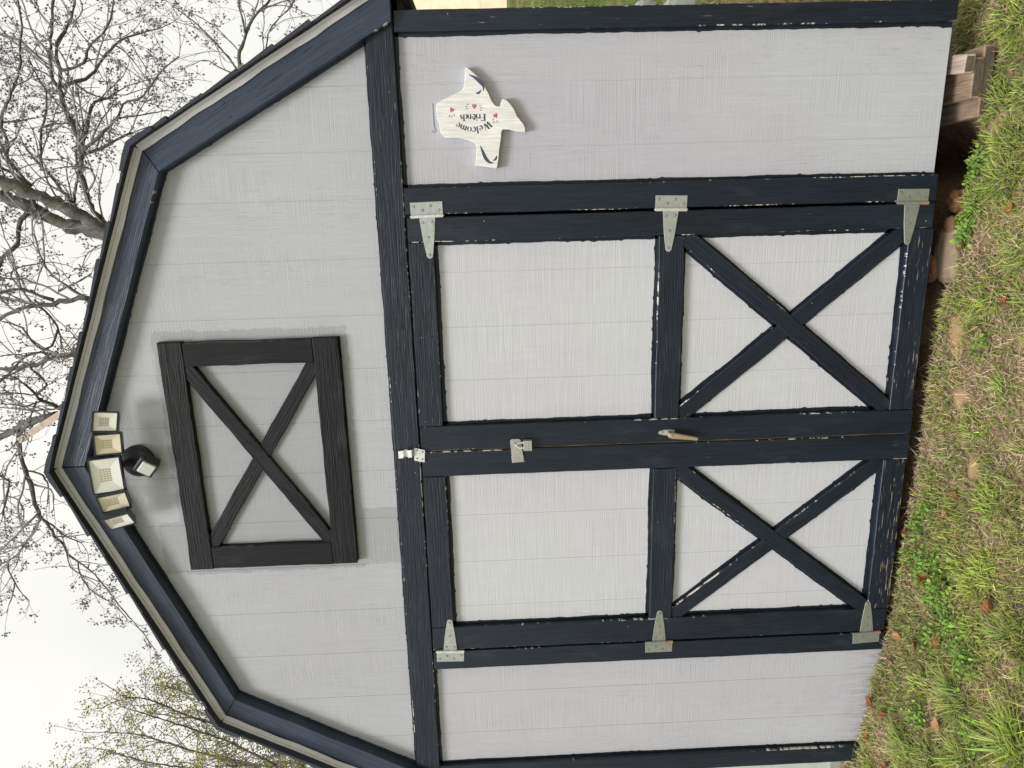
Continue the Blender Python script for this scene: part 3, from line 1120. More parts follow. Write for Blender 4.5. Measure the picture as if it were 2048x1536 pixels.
# ------------------------------------------------------------------ floodlight under the peak
fl = empty('floodlight', (0, .02, 3.06))
tag(fl, 'black five-headed security floodlight with motion sensor under the roof peak', 'light')
q = MB()
q.disc(0.000, .0248, 3.052, .064, .026, 28)
q.build('mounting_base', BLACKP, fl)
q = MB()
Ms = Matrix.Translation((-.004, -.030, 3.000)) @ Matrix.Rotation(math.radians(40), 4, 'Y') @ Matrix.Rotation(math.radians(18), 4, 'X')
q.box(-.034, .034, -.018, .026, -.037, .037, Ms, .004)
q.tube([(0, .0, 3.035), (-.002, -.02, 3.012)], .014, 10)
sn = q.build('motion_sensor', BLACKP, fl)
q = MB()
q.box(-.025, .025, -.0245, -.0186, -.029, .023, Ms, .003)
q.build('sensor_lens', SENSOR, sn)
q = MB()
q.tube([(0, .006, 3.075), (0, -.035, 3.115)], .013, 10)
q.tube([(.22, -.046, 3.118), (-.20, -.046, 3.118)], .008, 8)
q.build('arm', BLACKP, fl)
HD = [(.193, 3.098, .074, .082, 26, DIFF_W, 'white reflector'), (.107, 3.102, .078, .090, 8, DIFF_Y, 'yellowed reflector'), (-.016, 3.128, .136, .104, 0, DIFF_W, 'large middle lamp head'),
      (-.124, 3.118, .078, .098, -18, DIFF_Y, 'yellowed reflector'), (-.203, 3.112, .078, .090, -36, DIFF_W, 'white reflector')]
for (x, z, wd, ht, yw, mt, lb) in HD:
    Mx = Matrix.Translation((x, -.082, z)) @ Matrix.Rotation(math.radians(yw), 4, 'Z') @ Matrix.Rotation(math.radians(17), 4, 'X')
    q = MB()
    hw, hh = wd * .53, ht * .54
    r = .006
    # back shell
    q.box(-hw, hw, .0, .022, -hh, hh, Mx, .004)
    # raised rim
    for (x0, x1, z0, z1) in ((-hw, hw, hh - r, hh), (-hw, hw, -hh, -hh + r), (-hw, -hw + r, -hh + r, hh - r), (hw - r, hw, -hh + r, hh - r)):
        q.box(x0, x1, -.009, .001, z0, z1, Mx)
    hd = q.build('lamp_head', BLACKP, fl)
    hd['label'] = lb
    # funnel reflector and led field
    q = MB()
    o_ = [(-hw + r, -hh + r), (hw - r, -hh + r), (hw - r, hh - r), (-hw + r, hh - r)]
    sx, sz = .40, .36
    i_ = [(p[0] * sx - .0, p[1] * sz + .004) for p in o_]
    vsq = [Mx @ Vector((p[0], -.0065, p[1])) for p in o_] + [Mx @ Vector((p[0], -.0012, p[1])) for p in i_]
    q.add(vsq, [(0, 1, 5, 4), (1, 2, 6, 5), (2, 3, 7, 6), (3, 0, 4, 7), (4, 5, 6, 7)])
    rf = q.build('reflector', mt, hd)
    q = MB()
    for ii in range(4):
        for jj in range(6 if wd > .1 else 4):
            nj = 6 if wd > .1 else 4
            px_ = (jj / (nj - 1) - .5) * hw * .62
            pz_ = (ii / 3 - .5) * hh * .55 + .004
            q.box(px_ - .0028, px_ + .0028, -.0024, -.0012, pz_ - .0028, pz_ + .0028, Mx)
    q.build('led_field', LEDM, hd)

# ------------------------------------------------------------------ state-shaped welcome sign, hung sideways
SG = [(1.398, 1.717), (1.398, 1.709), (1.38, 1.687), (1.366, 1.673), (1.352, 1.661), (1.334, 1.65), (1.311, 1.638), (1.287, 1.628), (1.276, 1.62), (1.27, 1.611), (1.27, 1.6), (1.282, 1.597), (1.292, 1.593), (1.294, 1.586), (1.289, 1.576), (1.276, 1.563), (1.259, 1.551), (1.247, 1.546), (1.237, 1.542), (1.221, 1.529), (1.207, 1.518), (1.194, 1.513), (1.183, 1.514), (1.183, 1.524), (1.186, 1.546), (1.192, 1.568), (1.193, 1.591), (1.187, 1.597), (1.165, 1.599), (1.128, 1.606), (1.089, 1.611), (1.062, 1.617), (1.062, 1.627), (1.067, 1.649), (1.07, 1.674), (1.073, 1.694), (1.096, 1.691), (1.12, 1.688), (1.138, 1.687), (1.149, 1.693), (1.158, 1.71), (1.164, 1.731), (1.169, 1.759), (1.169, 1.789), (1.172, 1.8), (1.183, 1.809), (1.196, 1.814), (1.217, 1.815), (1.232, 1.82), (1.253, 1.823), (1.271, 1.823), (1.283, 1.82), (1.289, 1.812), (1.299, 1.791), (1.308, 1.769), (1.317, 1.747), (1.325, 1.731), (1.335, 1.724), (1.35, 1.721), (1.373, 1.719)]
sign = empty('welcome_sign', (1.23, 0.0, 1.69))
tag(sign, 'whitewashed wooden welcome sign shaped like a state map, hung sideways on the siding', 'sign')
q = MB()
q.prism(SG[::-1], -.002, .0225, .0018)
q.build('sign_board', WHITEWOOD, sign)
YS = -.0022


def ribbon(q, pts, wd):
    """flat painted stroke; pts (x,z), widths list"""
    pts = [Vector(p) for p in pts]
    if not isinstance(wd, (list, tuple)): wd = [wd] * len(pts)
    vsq, fs = [], []
    for i, p in enumerate(pts):
        d = (pts[min(i + 1, len(pts) - 1)] - pts[max(i - 1, 0)])
        d = d.normalized() if d.length else Vector((1, 0))
        n_ = Vector((-d.y, d.x)) * wd[i] / 2
        vsq += [(p.x + n_.x, YS - .0004, p.y + n_.y), (p.x - n_.x, YS - .0004, p.y - n_.y)]
    for i in range(len(pts) - 1):
        fs.append((2 * i, 2 * i + 1, 2 * i + 3, 2 * i + 2))
    q.add(vsq, fs)


def bez(pts, n=9):
    """smooth polyline through points (catmull-rom)"""
    P = [Vector(p) for p in pts]
    o = []
    for i in range(len(P) - 1):
        p0, p1, p2, p3 = P[max(i - 1, 0)], P[i], P[i + 1], P[min(i + 2, len(P) - 1)]
        for k in range(n):
            t = k / n
            o.append(.5 * ((2 * p1) + (p2 - p0) * t + (2 * p0 - 5 * p1 + 4 * p2 - p3) * t * t + (3 * p1 - p0 - 3 * p2 + p3) * t ** 3))
    o.append(P[-1])
    return o


K, T_ = .30, .10      # thick / thin strokes, in x-height units
def arc(cx, cy, rx, ry, a0, a1, n=9):
    return [(cx + rx * math.cos(math.radians(a0 + (a1 - a0) * i / n)), cy + ry * math.sin(math.radians(a0 + (a1 - a0) * i / n))) for i in range(n + 1)]


def crescent(cx, cy, rx, ry, a0, a1):
    p = arc(cx, cy, rx, ry, a0, a1, 10)
    return (p, [T_ + (K * 1.0 - T_) * math.sin(math.pi * i / 10) ** 1.2 for i in range(11)])


GL = {
    'W': (1.75, [([(0, 1.55), (.42, 0.02)], K * 1.25), ([(.48, .1), (.80, 1.2)], T_), ([(.72, 1.55), (1.14, .02)], K * 1.25), ([(1.2, .1), (1.6, 1.55)], T_)]),
    'F': (1.15, [([(.24, 0), (.24, 1.55)], K * 1.3), ([(.48, 1.48), (1.1, 1.48)], T_ * 1.5), ([(.48, .82), (.85, .82)], T_ * 1.4), ([(1.06, 1.54), (1.06, 1.2)], T_), ([(0, .05), (.5, .05)], T_)]),
    'e': (.95, [crescent(.45, .5, .38, .47, 110, 300), ([(.30, .52), (.80, .58)], T_), ([(.5, .97), (.72, .85), (.82, .6)], T_ * 1.5)]),
    'l': (.55, [([(.25, 0), (.25, 1.5)], K), ([(.05, .04), (.45, .04)], T_)]),
    'c': (.88, [crescent(.45, .5, .38, .47, 80, 290), ([(.6, .95), (.78, .78)], T_ * 2)]),
    'o': (1.0, [crescent(.46, .5, .38, .47, 110, 250), crescent(.50, .5, .38, .47, -70, 70)]),
    'm': (1.55, [([(.22, 0), (.22, 1.0)], K), ([(.40, .8), (.58, .96), (.70, .8)], T_ * 1.4), ([(.76, 0), (.76, .85)], K), ([(.94, .8), (1.1, .96), (1.22, .8)], T_ * 1.4), ([(1.3, 0), (1.3, .85)], K)]),
    'r': (.78, [([(.22, 0), (.22, 1.0)], K), ([(.42, .75), (.56, .95), (.74, .88)], T_ * 2)]),
    'i': (.5, [([(.22, 0), (.22, .92)], K), ([(.22, 1.2), (.22, 1.42)], K)]),
    'n': (1.05, [([(.22, 0), (.22, 1.0)], K), ([(.40, .8), (.58, .96), (.72, .82)], T_ * 1.4), ([(.80, 0), (.80, .85)], K)]),
    'd': (1.02, [crescent(.44, .48, .36, .45, 100, 270), ([(.78, 0), (.78, 1.5)], K), ([(.55, 1.46), (.78, 1.46)], T_)]),
    's': (.75, [(bez([(.62, .82), (.4, .96), (.18, .78), (.36, .55), (.58, .34), (.40, .06), (.12, .2)], 5), [T_ + (K - T_) * math.sin(math.pi * i / 30) ** 2 for i in range(31)])]),
}


def glyph(q, ch, ox, oz, ang, xh):
    """text runs upwards (+z); its head points to -x; ang turns a letter anticlockwise as seen upright"""
    wd, strokes = GL[ch]
    ca, sa_ = math.cos(ang), math.sin(ang)
    for pts, w_ in strokes:
        pp = []
        for (u, v) in pts:
            u, v = u * xh, v * xh
            u2, v2 = u * ca - v * sa_, u * sa_ + v * ca
            pp.append((ox - v2, oz + u2))
        ribbon(q, pp, [x * xh for x in w_] if isinstance(w_, list) else w_ * xh)
    return wd * xh


q = MB()
xh = .0150
z = 1.652
for ch in 'Friends':
    z += glyph(q, ch, 1.2455, z, 0, xh) * .97
q.build('lettering', INK, sign)
q = MB()
# WELCOME on an arch over it
tot = sum(GL[c][0] for c in 'Welcome') * .0155
R_ = .088
a_ = -tot / R_ / 2
zc_, xc_ = 1.697, 1.207 + R_ - .004
for ch in 'Welcome':
    wd = GL[ch][0] * .0155
    am = a_ + wd / R_ / 2
    z0 = zc_ + R_ * math.sin(a_)
    x0 = xc_ - R_ * math.cos(a_)
    glyph(q, ch, x0 + .0, z0, -am, .0155)
    a_ += wd / R_
q.build('lettering', INK, sign)


def heart(cx, cz, s, rot):
    pts = []
    for i in range(20):
        t = 2 * math.pi * i / 20
        x = .8 * math.sin(t) ** 3
        y = (13 * math.cos(t) - 5 * math.cos(2 * t) - 2 * math.cos(3 * t) - math.cos(4 * t)) / 16
        u, v = x * math.cos(rot) - y * math.sin(rot), x * math.sin(rot) + y * math.cos(rot)
        pts.append((cx - v * s, cz + u * s))
    q = MB()
    q.add([(p[0], YS - .0005, p[1]) for p in pts], [tuple(range(20))])
    return q.build('heart', REDINK, sign)


for (hx_, hz_, rt_) in ((1.261, 1.769, 2.6), (1.2715, 1.690, 3.14), (1.239, 1.617, 3.6)):
    heart(hx_, hz_, .0098, rt_)
for (cx_, cz_) in ((1.272, 1.718), (1.264, 1.716), (1.278, 1.713), (1.266, 1.666), (1.258, 1.668), (1.273, 1.670), (1.242, 1.778), (1.240, 1.770), (1.244, 1.762), (1.217, 1.624), (1.220, 1.612), (1.226, 1.626)):
    q = MB()
    dx, dz = cx_ - 1.262, cz_ - (1.769 if cz_ > 1.75 else 1.69 if cz_ > 1.65 else 1.617)
    l_ = math.hypot(dx, dz)
    ux, uz = dx / l_ * .0042, dz / l_ * .0042
    ribbon(q, [(cx_ - ux, cz_ - uz), (cx_, cz_), (cx_ + ux, cz_ + uz)], [.0012, .0034, .001])
    q.build('leaf_mark', GREENINK, sign)
for pts, wmax in (([(1.375, 1.706), (1.365, 1.685), (1.35, 1.667), (1.336, 1.656), (1.321, 1.657)], .0105), ([(1.315, 1.684), (1.315, 1.673), (1.324, 1.665)], .006),
                  ([(1.14, 1.674), (1.122, 1.667), (1.098, 1.657), (1.083, 1.643), (1.081, 1.629)], .0105), ([(1.088, 1.631), (1.094, 1.621), (1.105, 1.617)], .006)):
    p = bez(pts, 6)
    n_ = len(p)
    q = MB()
    ribbon(q, [(a[0], a[1]) for a in p], [.0012 + wmax * math.sin(math.pi * i / (n_ - 1)) ** 1.1 for i in range(n_)])
    q.build('scroll', BLUEINK, sign)
q = MB()
q.disc(1.230, YS, 1.692, .0032, .0025)
q.build('nail', BLACKP, sign)
# old wire hook painted over, above the sign
q = MB()
q.tube([(1.286, .0235, 1.838), (1.24, .0225, 1.838), (1.205, .0235, 1.836), (1.196, .022, 1.832), (1.190, .022, 1.838), (1.194, .0225, 1.846)], .0016, 6)
q.build('wire_hook', WALL, shed)

# ------------------------------------------------------------------ things lying under and before the shed
def lumber(name, label, x0, x1, y0, y1, z0, z1, rz, mat, parent=None, seed=0):
    M = Matrix.Translation(((x0 + x1) / 2, y0, 0)) @ Matrix.Rotation(rz, 4, 'Z')
    hw = (x1 - x0) / 2
    e = empty(name, (((x0 + x1) / 2), (y0 + y1) / 2, z0))
    tag(e, label, 'wood block')
    q = MB()
    q.box(-hw, hw, .0015, y1 - y0, z0, z1, M, .003)
    q.build('timber', mat, e)
    q = MB()
    q.box(-hw + .007, hw - .007, .0, .004, z0 + .006, z1 - .006, M)
    q.build('end_grain', ENDGR, e)
    return e


lumber('wood_block', 'widest weathered plank at the bottom of the wood stack under the siding', 1.195, 1.435, -.018, .42, -.138, -.098, .05, LUMBER)
lumber('wood_block', 'orange-brown plank in the middle of the wood stack under the siding', 1.257, 1.393, -.026, .40, -.097, -.059, .03, LUMBER)
lumber('wood_block', 'small pale striped block on top of the wood stack under the siding', 1.338, 1.402, -.034, .36, -.058, -.020, -.10, LUMBER2)


def stone(name, label, cat, x, y, z, sx, sy, sz, mat, seed, rz=0.0):
    r = random.Random(seed)
    import bmesh
    bm = bmesh.new()
    bmesh.ops.create_cube(bm, size=1)
    bmesh.ops.subdivide_edges(bm, edges=bm.edges[:], cuts=3, use_grid_fill=True)
    for v in bm.verts:
        p = v.co
        k = 1.0 - .16 * ((abs(p.x) > .4) + (abs(p.y) > .4) + (abs(p.z) > .4) - 1)
        v.co = Vector((p.x * sx * k, p.y * sy * k, p.z * sz * k)) + Vector((r.uniform(-1, 1) * sx, r.uniform(-1, 1) * sy, r.uniform(-1, 1) * sz)) * .045
    bm.transform(Matrix.Rotation(rz, 4, 'Z'))
    me = bpy.data.meshes.new(name)
    bm.to_mesh(me)
    bm.free()
    me.materials.append(mat)
    o = bpy.data.objects.new(name, me)
    C.objects.link(o)
    o.location = (x, y, z)
    return tag(o, label, cat)


stone('stone_slab', 'flat tan stone slab half under the right door', 'stone', .70, .055, -.115, .20, .17, .055, STONE, 3, .12)
stone('brick_piece', 'orange broken brick under the lower right hinge', 'brick', .815, .07, -.115, .06, .05, .05, BRICKS, 5, .5)
stone('brick_piece', 'flat brown brick fragment tucked behind the tan slab', 'brick', .64, .12, -.075, .10, .09, .03, BRICKS, 9, .2)
stone('field_stone', 'rough reddish clay lump under the right jamb', 'stone', 0.90, .10, float(ground_z(.90, .10)) + .015, .08, .07, .06, BRICKS, 12, .9)
stone('pale_rock', 'pale rock in the yard grass right of the shed', 'stone', 2.35, 3.9, float(ground_z(2.35, 3.9)) + .1, .22, .2, .3, CONCRETE, 15, .4)
stone('pale_rock', 'small pale rock behind the other one, further from the corner board', 'stone', 2.58, 5.05, float(ground_z(2.58, 5.05)) + .08, .2, .2, .24, CONCRETE, 17, .9)

# fallen leaves: curled real leaves
def leaf(name, label, x, y, size, rz, curl, mat, seed):
    r = random.Random(seed)
    Vv, Ff = [], []
    nu, nv = 8, 4
    tw = r.uniform(-.6, .6)
    for i in range(nu + 1):
        u = i / nu
        half = math.sin(math.pi * u ** .8) ** .75 * .34 * (1 + .18 * math.sin(u * 21 + seed))
        for j in range(-nv // 2, nv // 2 + 1):
            v = j / (nv / 2)
            px, py = (u - .5), half * v
            pz = curl * (v * v * half + .8 * (u - .5) ** 2) + tw * (u - .5) * v * half
            Vv.append((px * size, py * size, pz * size))
    k = nv + 1
    for i in range(nu):
        for j in range(nv):
            Ff.append((i * k + j, i * k + j + 1, (i + 1) * k + j + 1, (i + 1) * k + j))
    me = bpy.data.meshes.new(name)
    me.from_pydata(Vv, [], Ff)
    me.materials.append(mat)
    me.update()
    o = bpy.data.objects.new(name, me)
    C.objects.link(o)
    o.location = (x, y, float(ground_z(x, y)) + .016)
    o.rotation_euler = (r.uniform(-.5, .5), r.uniform(-.5, .5), rz)
    md = o.modifiers.new('thick', 'SOLIDIFY')
    md.thickness = .0008
    return tag(o, label, 'leaf', 'fallen dry leaves on the grass')


LV = [(-1.21, -.047, .055, 1.2, .9, 0, 'red-brown curled leaf against the siding near the left corner'),
      (-1.194, -.146, .045, 2.3, 1.2, 0, 'dark red leaf just in front of the curled leaf near the left corner'),
      (-.719, -.339, .070, .4, .7, 0, 'largest rust-red leaf in the green weeds before the left door'),
      (-.640, -.335, .045, 1.0, 1.2, 0, 'dark red leaf beside the largest rust-red leaf'),
      (-.826, -.209, .055, .9, .5, 0, 'flat orange-red leaf between the left hinge and the rust-red leaf'),
      (-.521, -.226, .060, 1.6, 1.6, 0, 'dark folded leaf in the clover before the left door'),
      (-.860, -.090, .045, 2.0, .8, 1, 'tan leaf in the straw under the lower left hinge'),
      (-.427, -.579, .060, .2, 1.4, 0, 'dark brown leaf with an orange edge out in the lawn'),
      (.592, -.364, .045, .6, 1.0, 0, 'small red leaf in the dry grass far out before the right door'),
      (.741, -.060, .042, 1.1, .8, 0, 'red leaf beside the tan stone slab'),
      (.889, -.296, .040, .3, .9, 0, 'round orange leaf in the long grass before the right jamb'),
      (-1.004, -.451, .060, .7, .7, 1, 'tan leaf in the dead grass before the left wall'),
      (-.973, -.100, .040, 1.9, 1.0, 1, 'small tan leaf in the straw under the left jamb'),
      (-.487, -.328, .032, .5, 1.0, 1, 'tiny tan leaf beside the clover patch'),
      (-.421, -.018, .060, 1.5, .6, 0, 'long rust leaf lying along the worn bottom rail of the left door'),
      (-.143, -.282, .030, .9, 1.0, 0, 'tiny orange leaf in the grass before the gap of the doors'),
      (-.237, -.253, .040, 2.6, 1.2, 1, 'pale folded leaf in the grass left of the door gap'),
      (-1.363, -.080, .045, 1.0, .7, 0, 'rust leaf in the grass at the foot of the left corner board'),
      (-1.379, -.242, .055, 2.2, .8, 0, 'rust leaf in the grass furthest left')]
for i, (x, y, s, rz, cu, mk, lb) in enumerate(LV):
    leaf('fallen_leaf', lb, x, y, s, rz, cu, LEAFM2 if mk else LEAFM, i + 3)

# ------------------------------------------------------------------ grass
def blades(x, y, h, wd, az, lean, bend, colA, colB, seg=3, z0=None):
    """curved tapering blades; lean/bend in radians from upright"""
    n = len(x)
    z = ground_z(x, y) - .004 if z0 is None else z0
    P = np.stack([x, y, z], -1)
    dirh = np.stack([np.cos(az), np.sin(az), np.zeros(n)], -1)
    side = np.stack([-np.sin(az), np.cos(az), np.zeros(n)], -1)
    rows = []
    cols = []
    cur = P.copy()
    for s in range(seg + 1):
        t = s / seg
        if s > 0:
            th = lean + bend * (t - .5 / seg)
            cur = cur + (dirh * np.sin(th)[:, None] + np.array([0, 0, 1.]) * np.cos(th)[:, None]) * (h / seg)[:, None]
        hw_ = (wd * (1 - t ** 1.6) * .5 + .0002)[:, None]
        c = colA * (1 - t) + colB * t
        if s < seg:
            rows += [cur - side * hw_, cur + side * hw_]
            cols += [c, c]
        else:
            rows.append(cur)
            cols.append(c)
    V = np.stack(rows, 1)
    Cc = np.stack(cols, 1)
    k = V.shape[1]
    base = (np.arange(n) * k)[:, None]
    quads = []
    for s in range(seg - 1):
        a = 2 * s
        quads += [[a, a + 1, a + 3], [a, a + 3, a + 2]]
    quads.append([2 * (seg - 1), 2 * (seg - 1) + 1, 2 * seg])
    F = (base[:, :, None] + np.array(quads)[None]).reshape(-1, 3)
    return V.reshape(-1, 3), F, Cc.reshape(-1, 3)


class Pile:
    def __init__(s): s.v, s.f, s.c, s.n = [], [], [], 0

    def add(s, V, F, Cc):
        s.v.append(V); s.f.append(F + s.n); s.c.append(Cc); s.n += len(V)

    def build(s, name, mat):
        return np_mesh(name, np.concatenate(s.v), np.concatenate(s.f), 3, mat, None, np.concatenate(s.c))


def jitter_col(base, n, v=.25, hue=.12):
    b = np.asarray(base)[None] * (1 + (rng.random((n, 1)) - .5) * 2 * v)
    return b * (1 + (rng.random((n, 3)) - .5) * 2 * hue)


def keep_out(x, y):
    """True where grass may stand: not under the shed, not on the stones"""
    lim = np.interp(x, [-2, .98, 1.02, 1.17, 1.40, 1.43, 1.7], [.06, .06, .07, .10, .10, .26, .3])
    ok = ~((np.abs(x) < 1.6) & (y > lim) & (y < 3.6))
    ok &= ~((x < -1.6) & (x > -3.45) & (y > .08) & (y < 2.65))
    ok &= ~((np.abs(x - .70) < .11) & (y > -.035))
    ok &= ~((np.abs(x - 1.32) < .125) & (y > -.035))
    gapx = np.interp(x, [-.7, -.2, .4, .9, 1.05, 1.5], [.06, .05, .05, -.01, .15, .3])
    ok &= ~((np.abs(x) < 1.5) & (y > gapx))
    return ok


def lush(x, y):
    """0 = dry thatch, 1 = green; read off the place: green to the far right and left, dry in the middle"""
    b = np.interp(x, [-3, -1.5, -1.1, -.8, -.55, -.3, .1, .45, .75, 1.0, 1.35, 3], [.74, .68, .64, .68, .68, .63, .58, .55, .65, .78, .74, .70])
    near = np.clip((y + .16) / .16, 0, 1)
    b = b - near * np.interp(x, [-1.6, -1.3, -1.0, -.3, .2, .7, .9], [.0, .06, .22, .12, .15, .22, .0])
    return b + (fbm(x, y, 5.5) - .5) * 1.1


G, Sx, Wd = Pile(), Pile(), Pile()


def scatter(n, x0, x1, y0, y1):
    x = rng.uniform(x0, x1, n)
    y = rng.uniform(y0, y1, n)
    k = keep_out(x, y) & (soilspot(x, y) < rng.random(n) * .9)
    return x[k], y[k]


ZONE = (-2.3, 2.3, -1.35, .26)
# thatch: dead blades lying every way
x, y = scatter(60000, *ZONE)
l = lush(x, y)
k = rng.random(len(x)) < np.clip(1.25 - l * 1.05, .12, 1)
x, y = x[k], y[k]
n = len(x)
cA = jitter_col((.36, .265, .17), n, .85, .10)
cB = jitter_col((.60, .48, .32), n, .75, .10)
G0 = blades(x, y, rng.uniform(.010, .042, n), rng.uniform(.0012, .0032, n), rng.uniform(0, 6.28, n), rng.uniform(.75, 1.5, n), rng.uniform(-.2, .7, n), cA, cB, 2, z0=ground_z(x, y) + rng.uniform(-.002, .014, n))
Sx.add(*G0)
# short turf
x, y = scatter(115000, *ZONE)
l = lush(x, y)
k = rng.random(len(x)) < np.clip((l - .22) * 2.0, .08, 1)
x, y, l = x[k], y[k], l[k]
n = len(x)
tone = np.clip(fbm(x, y, 3.2) * 1.6 - .3, 0, 1)[:, None]
gA = jitter_col((.045, .07, .016), n, .6, .16) * (1 - tone) + jitter_col((.08, .11, .02), n, .6, .14) * tone  # roots darkened in the colour to stand for shade between blades
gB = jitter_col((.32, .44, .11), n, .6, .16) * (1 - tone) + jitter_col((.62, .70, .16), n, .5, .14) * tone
dead = (rng.random(n) < .16)[:, None]
gB = np.where(dead, jitter_col((.42, .36, .17), n, .3, .08), gB)
hh = rng.uniform(.014, .048, n) * (.7 + .6 * np.clip(l, 0, 1))
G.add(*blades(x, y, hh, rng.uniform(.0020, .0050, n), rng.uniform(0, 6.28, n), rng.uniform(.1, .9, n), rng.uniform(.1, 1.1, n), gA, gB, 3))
# tufts of long grass: centres read off the photograph plus random ones
TF = [(-.85, -.50, 230, .17, .055), (-.80, -.80, 260, .20, .08), (-.47, -.70, 200, .16, .07), (-1.05, -.62, 200, .16, .07), (1.25, -.06, 120, .11, .05), (.90, -.11, 170, .12, .05),
      (.98, -.22, 240, .14, .06), (1.10, -.17, 160, .12, .05), (1.48, -.12, 170, .12, .06), (1.52, -.02, 160, .09, .06), (-1.25, -.30, 200, .12, .07), (-1.42, -.45, 200, .14, .07),
      (-1.0, -.95, 260, .18, .09), (-.62, -.95, 230, .18, .08), (.12, -.30, 110, .08, .05), (.55, -.20, 90, .07, .05), (-.10, -.45, 120, .09, .05), (-1.50, -.10, 110, .08, .05), (.75, -.38, 150, .10, .06), (-.33, -.50, 120, .09, .05),
      (-1.18, -.45, 170, .13, .06), (-.95, -.30, 90, .10, .04), (-.30, -.12, 90, .07, .05), (.30, -.42, 120, .08, .05), (-1.15, -.80, 220, .18, .08), (.60, -.45, 120, .10, .05)]
for i in range(110):
    TF.append((rng.uniform(-2.2, 2.2), rng.uniform(-1.3, -.15), int(rng.uniform(20, 70)), rng.uniform(.05, .11), rng.uniform(.02, .05)))
for (cx, cy, cnt, hgt, rad) in TF:
    rr = rad * np.sqrt(rng.random(cnt))
    ang = rng.uniform(0, 6.28, cnt)
    x, y = cx + rr * np.cos(ang), cy + rr * np.sin(ang)
    k = keep_out(x, y)
    x, y, ang = x[k], y[k], ang[k]
    n = len(x)
    if n == 0: continue
    br = rng.uniform(.75, 1.15)
    gA = jitter_col((.075 * br, .12 * br, .022), n, .35, .12)  # dark root tint carries the shade inside the tuft
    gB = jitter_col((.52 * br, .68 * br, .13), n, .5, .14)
    dead = (rng.random(n) < .13)[:, None]
    gB = np.where(dead, jitter_col((.48, .42, .20), n, .25, .08), gB)
    main = rng.uniform(0, 6.28)
    az = ang + rng.normal(0, .5, n)
    az = np.where(rng.random(n) < .45, main + rng.normal(0, .5, n), az)
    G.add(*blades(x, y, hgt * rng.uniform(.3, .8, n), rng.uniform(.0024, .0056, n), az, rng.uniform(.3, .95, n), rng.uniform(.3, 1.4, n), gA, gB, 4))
# yard beyond the corners: coarser
for (n0, a) in ((52000, (1.62, 6.0, .0, 16)), (5200, (-6, -1.62, .0, 6)), (9000, (-6, 6, -6, -1.35))):
    x = rng.uniform(a[0], a[1], n0)
    y = a[2] + (a[3] - a[2]) * rng.random(n0) ** 1.5
    k = keep_out(x, y)
    x, y = x[k], y[k]
    n = len(x)
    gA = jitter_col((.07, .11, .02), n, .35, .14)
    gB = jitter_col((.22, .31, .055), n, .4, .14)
    dead = (rng.random(n) < .25 + .3 * (fbm(x, y, .8) > .55))[:, None]
    gB = np.where(dead, jitter_col((.45, .38, .2), n, .3, .08), gB)
    G.add(*blades(x, y, rng.uniform(.05, .13, n), rng.uniform(.004, .008, n), rng.uniform(0, 6.28, n), rng.uniform(.1, .7, n), rng.uniform(.1, 1.1, n), gA, gB, 2))
tag(G.build('grass', GRASSM), 'green lawn grass with longer tufts in front of the shed', 'grass', kind='stuff')

# loose straw stems on top, longer and paler
x, y = scatter(1500, *ZONE)
k = rng.random(len(x)) < np.clip(1.3 - lush(x, y) * 1.1, .15, 1)
x, y = x[k], y[k]
n = len(x)
cA = jitter_col((.50, .41, .25), n, .3, .06)
Sx.add(*blades(x, y, rng.uniform(.03, .09, n), rng.uniform(.0012, .0026, n), rng.uniform(0, 6.28, n), rng.uniform(1.05, 1.5, n), rng.uniform(-.3, .5, n), cA, cA * 1.1, 3, z0=ground_z(x, y) + rng.uniform(.005, .028, n)))
# wood chips
x, y = scatter(420, *ZONE)
n = len(x)
cA = jitter_col((.55, .45, .30), n, .3, .06)
Sx.add(*blades(x, y, rng.uniform(.015, .045, n), rng.uniform(.003, .008, n), rng.uniform(0, 6.28, n), rng.uniform(1.2, 1.55, n), np.zeros(n), cA, cA, 2, z0=ground_z(x, y) + rng.uniform(.006, .02, n)))
tag(Sx.build('dry_thatch', STRAW), 'tan dead grass and straw matted on the soil', 'dry grass', kind='stuff')

# clover and broad weeds: leaflets
WP = [(-.44, -.23, .10, 330), (-.53, -.29, .09, 330), (-.62, -.38, .08, 260), (-.68, -.51, .07, 200), (.80, -.055, .06, 260), (.86, -.09, .05, 150), (-.50, -.13, .07, 160), (1.02, -.05, .06, 220), (-.75, -.30, .06, 140), (-.36, -.10, .05, 90), (-1.05, -.33, .06, 120), (-.9, -.62, .06, 120), (.42, -.30, .04, 50), (-.25, -.14, .05, 80)]
for (cx, cy, rad, cnt) in WP:
    cnt = int(cnt * 1.15)
    x = cx + rng.normal(0, rad * .55, cnt)
    y = cy + rng.normal(0, rad * .55, cnt)
    k = keep_out(x, y)
    x, y = x[k], y[k]
    n = len(x)
    z = ground_z(x, y) + rng.uniform(.012, .04, n)
    r = rng.uniform(.0025, .0062, n)
    az = rng.uniform(0, 6.28, n)
    tx, ty = rng.normal(0, .8, n), rng.normal(0, .8, n)
    cc = jitter_col((.19, .31, .06), n, .5, .18)
    ks = 6
    Vv = []
    for q_ in range(ks):
        t = 2 * math.pi * q_ / ks
        u, v = np.cos(az) * math.cos(t) * 1.25 - np.sin(az) * math.sin(t), np.sin(az) * math.cos(t) * 1.25 + np.cos(az) * math.sin(t)
        Vv.append(np.stack([x + r * u, y + r * v, z + r * (u * tx + v * ty)], -1))
    V = np.stack(Vv, 1)
    base = (np.arange(n) * ks)[:, None, None]
    F = (base + np.array([[0, 1, 2], [0, 2, 3], [0, 3, 4], [0, 4, 5]])[None]).reshape(-1, 3)
    Wd.add(V.reshape(-1, 3), F, np.repeat(cc, ks, 0))
